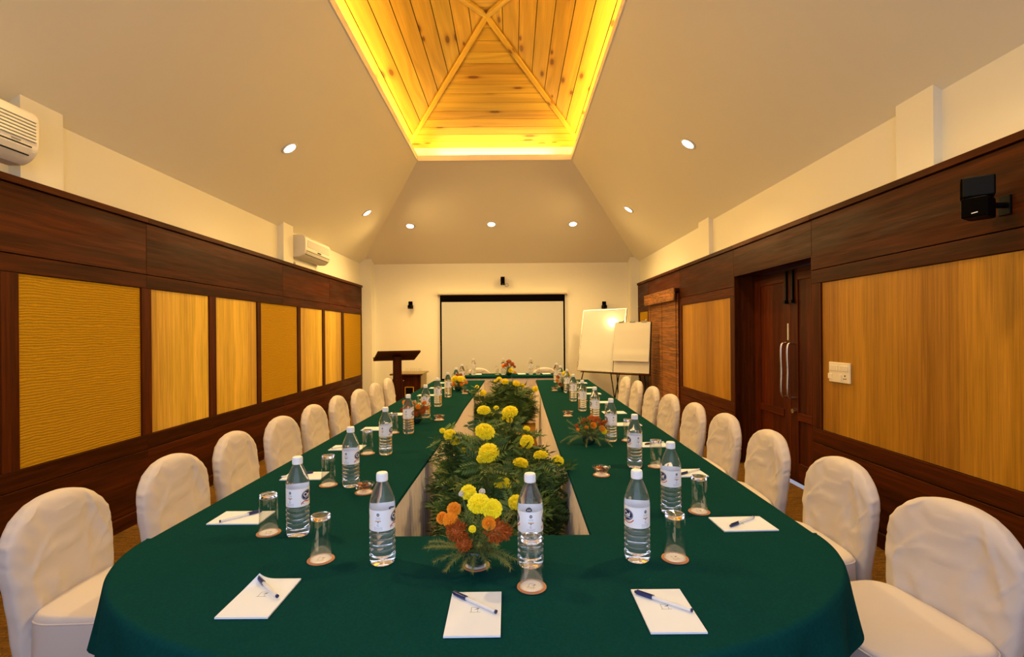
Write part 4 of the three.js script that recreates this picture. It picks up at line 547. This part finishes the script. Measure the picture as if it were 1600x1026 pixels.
// ------------------------------------------------------------------ air conditioners
function ac(label, pos, len, slats) {                  // on the left wall; local x runs along the wall towards the screen (d), z into the room
  const t = thing('air_conditioner', label, 'air conditioner', pos, Math.PI / 2, 'wall air conditioners'); const h = 0.30, dp = 0.20, s = new THREE.Shape();
  s.moveTo(0, 0.02); s.lineTo(0, h); s.lineTo(dp * 0.72, h); s.quadraticCurveTo(dp * 0.98, h - 0.005, dp, h - 0.06); s.lineTo(dp * 0.99, 0.105); s.quadraticCurveTo(dp * 0.95, 0.03, dp * 0.55, 0.0); s.lineTo(0.03, 0.0); s.closePath();
  const g = new THREE.ExtrudeGeometry(s, { depth: len - 0.03, bevelEnabled: true, bevelSize: 0.012, bevelThickness: 0.015, bevelSegments: 3, bevelOffset: -0.012, curveSegments: 10 }); g.rotateY(-Math.PI / 2).translate(len / 2 - 0.015, 0, 0); part('body', g, M.acPlastic, t);
  const inL = len - 0.08;
  if (slats) { part('grille_recess', new THREE.BoxGeometry(inL, 0.125, 0.004).translate(0.01, 0.18, dp + 0.0005), M.wallGrey, t); for (let k = 0; k < 7; k++) part('slat', new RoundedBoxGeometry(inL, 0.0115, 0.012, 1, 0.002).translate(0.01, 0.124 + k * 0.0185, dp + 0.004), M.acPlastic, t); }
  else { part('filter_panel', new RoundedBoxGeometry(inL - 0.06, 0.10, 0.006, 1, 0.002).translate(0.0, 0.19, dp - 0.0005), S({ color: new THREE.Color(0.62, 0.60, 0.55), roughness: 0.6 }), t, 'greyer filter panel'); part('indicator', new THREE.BoxGeometry(0.12, 0.016, 0.004).translate(0.02, 0.112, dp + 0.0005), M.black, t); }
  for (const y of [0.062, 0.03]) part('air_flap', (() => { const q = new RoundedBoxGeometry(inL - 0.04, 0.036, 0.005, 1, 0.002); q.rotateX(y > 0.05 ? 0.5 : 0.95); q.translate(0, y, dp * (y > 0.05 ? 0.955 : 0.80)); return q; })(), M.acPlastic, t);
  for (const y of [0.088, 0.043]) part('flap_gap', new THREE.BoxGeometry(inL - 0.02, 0.005, 0.006).translate(0, y, dp * (y > 0.05 ? 0.985 : 0.895)), M.black, t);
  part('badge', new THREE.BoxGeometry(0.05, 0.007, 0.002).translate(len / 2 - 0.14, slats ? 0.103 : 0.145, dp), M.wallGrey, t);
}
ac('white split air conditioner with slatted grille, beside the near column', [-2.875, 2.40, -2.41], 0.86, true);
ac('white split air conditioner high on the wall beside the far column', [-2.95, 2.47, -7.12], 0.92, false);
part('cable_cover', lim(XL, XL + 0.05, 2.36, 2.41, 6.7, 7.35), M.plaster, wl);
// ------------------------------------------------------------------ switch plate
{ const t = thing('switch_plate', 'cream modular switch and socket plate on the veneer panel', 'switch', [PR + 0.0115, 1.117, -3.70], -Math.PI / 2), P = M.cream;
  part('plate', new RoundedBoxGeometry(0.235, 0.15, 0.014, 2, 0.005).translate(0, 0, 0.0075), P, t);
  for (const [x, y, n] of [[-0.055, 0.032, 4], [0.055, 0.032, 4], [-0.075, -0.032, 2]]) for (let k = 0; k < n; k++) part('switch', new RoundedBoxGeometry(0.021, 0.040, 0.006, 1, 0.002).translate(x - 0.036 + k * 0.0235, y, 0.0165), P, t);
  part('switch', new RoundedBoxGeometry(0.022, 0.042, 0.012, 1, 0.002).translate(0.025, -0.034, 0.018), P, t);
  for (const [x, y, r] of [[0.068, -0.02, 0.006], [0.058, -0.042, 0.0045], [0.078, -0.042, 0.0045]]) part('socket_hole', new THREE.CylinderGeometry(r, r, 0.002, 12).rotateX(Math.PI / 2).translate(x, y, 0.0150), M.black, t); }
// ------------------------------------------------------------------ whiteboard and flip chart on easels
function easelLegs(t, w, yb, tilt) { const H = 1.5; for (const s of [-1, 1]) part('leg', bar(new THREE.Vector3(s * (w + 0.06), 0.008, 0.12), new THREE.Vector3(s * w * 0.75, yb + 0.25, 0.0 - 0.02 - Math.tan(tilt) * 0.25), 0.010), M.black, t); part('leg', bar(new THREE.Vector3(0.02, 0.008, -0.55), new THREE.Vector3(0, yb + 0.75, -0.03 - Math.tan(tilt) * 0.75), 0.010), M.black, t); }
{ const t = thing('whiteboard', 'large glossy whiteboard tilted on a black easel', 'whiteboard', [1.535, 0, -8.86], -0.72), W = 0.90, H = 1.14, tl = 0.21, y0 = 0.73, b = new THREE.Group(); b.name = 'board'; t.add(b); b.position.set(0, y0, 0.03); b.rotation.x = -tl;
  part('surface', new THREE.BoxGeometry(W - 0.03, H - 0.03, 0.01).translate(0, H / 2, 0), M.board, b); for (const s of [-1, 1]) part('frame', new RoundedBoxGeometry(0.02, H, 0.022, 1, 0.004).translate(s * (W / 2 - 0.01), H / 2, 0), M.chrome, b); for (const y of [0.01, H - 0.01]) part('frame', new RoundedBoxGeometry(W - 0.04, 0.02, 0.022, 1, 0.004).translate(0, y, 0), M.chrome, b);
  part('tray', new RoundedBoxGeometry(W * 0.8, 0.015, 0.05, 1, 0.003).translate(0, y0 - 0.012, 0.03), M.black, t); easelLegs(t, 0.40, y0, tl); }
{ const t = thing('flip_chart', 'paper flip chart with a folded page on a black easel', 'flip chart', [1.985, 0, -8.33], -0.60), W = 0.62, H = 0.86, tl = 0.12, y0 = 0.74, b = new THREE.Group(); b.name = 'board'; t.add(b); b.position.set(0, y0, 0.03); b.rotation.x = -tl;
  part('backing', new RoundedBoxGeometry(W + 0.03, H, 0.012, 1, 0.003).translate(0, H / 2, -0.004), M.black, b); const sheets = new THREE.PlaneGeometry(W, H - 0.012, 10, 30); { const P = sheets.attributes.position; for (let i = 0; i < P.count; i++) P.setZ(i, 0.006 + 0.006 * Math.max(0, n2(P.getX(i) * 2, P.getY(i) * 7, 66)) + 0.003); sheets.computeVertexNormals(); } part('lower_page', sheets.translate(0, H / 2 + 0.002, 0), M.chartPaper, b);
  const top = new THREE.PlaneGeometry(W, 0.66, 10, 34); { const P = top.attributes.position; for (let i = 0; i < P.count; i++) { const v = (0.33 - P.getY(i)) / 0.66; P.setZ(i, 0.020 + 0.02 * v * v + 0.006 * n2(P.getX(i) * 1.5, P.getY(i) * 9, 67) * v); } top.computeVertexNormals(); } part('folded_page', top.translate(-0.004, H - 0.33, 0), M.chartPaper, b, 'loose front page folded short');
  for (const x of [-0.2, 0, 0.2]) part('clamp', new RoundedBoxGeometry(0.09, 0.022, 0.03, 1, 0.004).translate(x, H + 0.004, 0.012), M.wallGrey, b); for (const x of [-0.2, 0.2]) part('clamp_knob', new THREE.SphereGeometry(0.014, 10, 8).translate(x + 0.03, H + 0.03, 0.0), M.chrome, b);
  part('tray', new RoundedBoxGeometry(W + 0.04, 0.02, 0.06, 1, 0.003).translate(0, y0 - 0.014, 0.04), M.wood, t); easelLegs(t, 0.25, y0, tl); }
// ------------------------------------------------------------------ lectern and cabinet
{ const t = thing('lectern', 'dark wooden lectern with a slanted reading top on a post', 'lectern', [-1.72, 0, -7.42], 0.42); const g = uvm(new RoundedBoxGeometry(0.62, 0.028, 0.44, 2, 0.005), 'x'); g.rotateX(-0.32); part('reading_top', g.translate(0, 1.105, 0), M.wood, t);
  const lip = uvm(new RoundedBoxGeometry(0.62, 0.03, 0.016, 1, 0.003), 'x').translate(0, 0.026, -0.205); lip.rotateX(-0.32); part('book_lip', lip.translate(0, 1.105, 0), M.wood, t);
  part('post', uvm(new RoundedBoxGeometry(0.11, 1.06, 0.11, 1, 0.004), 'y').translate(0, 0.57, 0.03), M.wood, t); part('post_sleeve', uvm(new RoundedBoxGeometry(0.125, 0.72, 0.125, 1, 0.004), 'y').translate(0.0, 0.40, 0.03), M.wood, t); part('base', uvm(new RoundedBoxGeometry(0.52, 0.045, 0.42, 2, 0.008), 'x').translate(0, 0.0235, 0.0), M.wood, t); }
{ const x0 = -2.16, x1 = -1.67, d0 = 9.02, d1 = 9.62, t = thing('cabinet', 'low dark wood cabinet with a framed opening behind the lectern', 'cabinet', [0, 0, 0]);
  part('carcass', lim(x0, x1, 0.0, 0.685, d0 + 0.02, d1, 'y'), M.wood, t); part('top', rlim(x0 - 0.05, x1 + 0.05, 0.686, 0.712, d0 - 0.05, d1 + 0.01, 0.004, 'x'), M.cabinetTop, t); part('top_edge', lim(x0 - 0.05, x1 + 0.05, 0.684, 0.700, d0 - 0.056, d0 - 0.0505, 'x'), M.wood, t);
  const dr = part('door', lim(x0 + 0.01, x1 - 0.01, 0.02, 0.68, d0, d0 + 0.019, 'y'), M.wood, t); part('knob', new THREE.SphereGeometry(0.012, 12, 8).translate(-1.97, 0.585, -d0 + 0.012), M.chrome, dr);
  part('opening', lim(-1.935, -1.80, 0.20, 0.46, d0 - 0.004, d0, 'y'), M.black, t, 'dark square opening'); for (const [a, b, c, e] of [[-1.95, -1.935, 0.19, 0.47], [-1.80, -1.785, 0.19, 0.47], [-1.935, -1.80, 0.46, 0.475]]) part('opening_frame', lim(a, b, c, e, d0 - 0.008, d0, 'y'), M.veneer, t);
  part('side_panel', lim(x1, x1 + 0.012, 0.01, 0.685, d0 + 0.02, d1, 'y'), M.cabinetTop, t); }
{ // tumblers standing on the cabinet
  const small = lathe([[0, 0.0], [0.028, 0.0], [0.032, 0.07], [0.0305, 0.07], [0.0267, 0.004], [0, 0.004]], 20); [-1.98, -1.90, -1.82, -1.74].forEach((x, i) => single('small_glass', small, M.pane, `small clear glass on the cabinet top, ${ORD[i]} from the lectern post`, 'glass', [x, 0.7125, -9.35 - 0.04 * (i % 2)], 0, 'glasses on the cabinet')); }
// ------------------------------------------------------------------ bamboo blind
{ const t = thing('bamboo_blind', 'brown woven bamboo roller blind with a valance on the door wall', 'blind'); const d0 = 7.24, d1 = 8.80, X = PR - 0.012;
  // reeds laid one above the other with gaps where daylight glints through
  const reeds = []; for (let y = 0.075; y < 1.99; y += 0.0105) { seed = Math.round(y * 5000); const gaps = [];  let a = d0; while (a < d1) { const L = rr(0.5, 1.6), b = Math.min(d1, a + L); const hole = rnd() < 0.06 ? 0.012 : 0; const o = new THREE.BoxGeometry(0.006, 0.0118, b - a - hole).translate(X + rr(-0.0015, 0.0015), y, -(a + b) / 2); uvm(o, 'z', rr(0, 3), rr(0, 3)); const uvA = o.attributes.uv; for (let i = 0; i < uvA.count; i++) uvA.setXY(i, uvA.getX(i) * 0.3, uvA.getY(i)); reeds.push(o); a = b; } }
  part('reeds', clean(reeds), M.reed, t).userData.kind = 'stuff';
  for (const d of [d0 + 0.10, (d0 + d1) / 2, d1 - 0.12]) part('cord', bar(V(X - 0.005, 0.08, d), V(X - 0.005, 1.98, d), 0.0025, 6), M.wood, t);
  part('bottom_rod', bar(V(X, 0.068, d0), V(X, 0.068, d1), 0.011, 10), M.wood, t);
  const val = lim(X - 0.075, X - 0.055, 1.885, 2.065, d0 - 0.03, d1 + 0.02, 'z'); part('valance', val, M.reed, t, 'short bamboo valance in front'); part('head_rail', lim(X - 0.054, X + 0.011, 2.02, 2.06, d0 - 0.02, d1, 'z'), M.wood, t); part('pull_cord', bar(V(X - 0.03, 0.9, d0 - 0.01), V(X - 0.03, 2.0, d0 - 0.01), 0.003, 6), M.wood, t); }

scene.traverse(o => { if (o.isMesh) { o.castShadow = true; o.receiveShadow = true; } if (o.isSpotLight || o.isDirectionalLight || o.isPointLight) { o.castShadow = true; o.shadow.bias = -0.0005; } });
renderer.render(scene, camera);
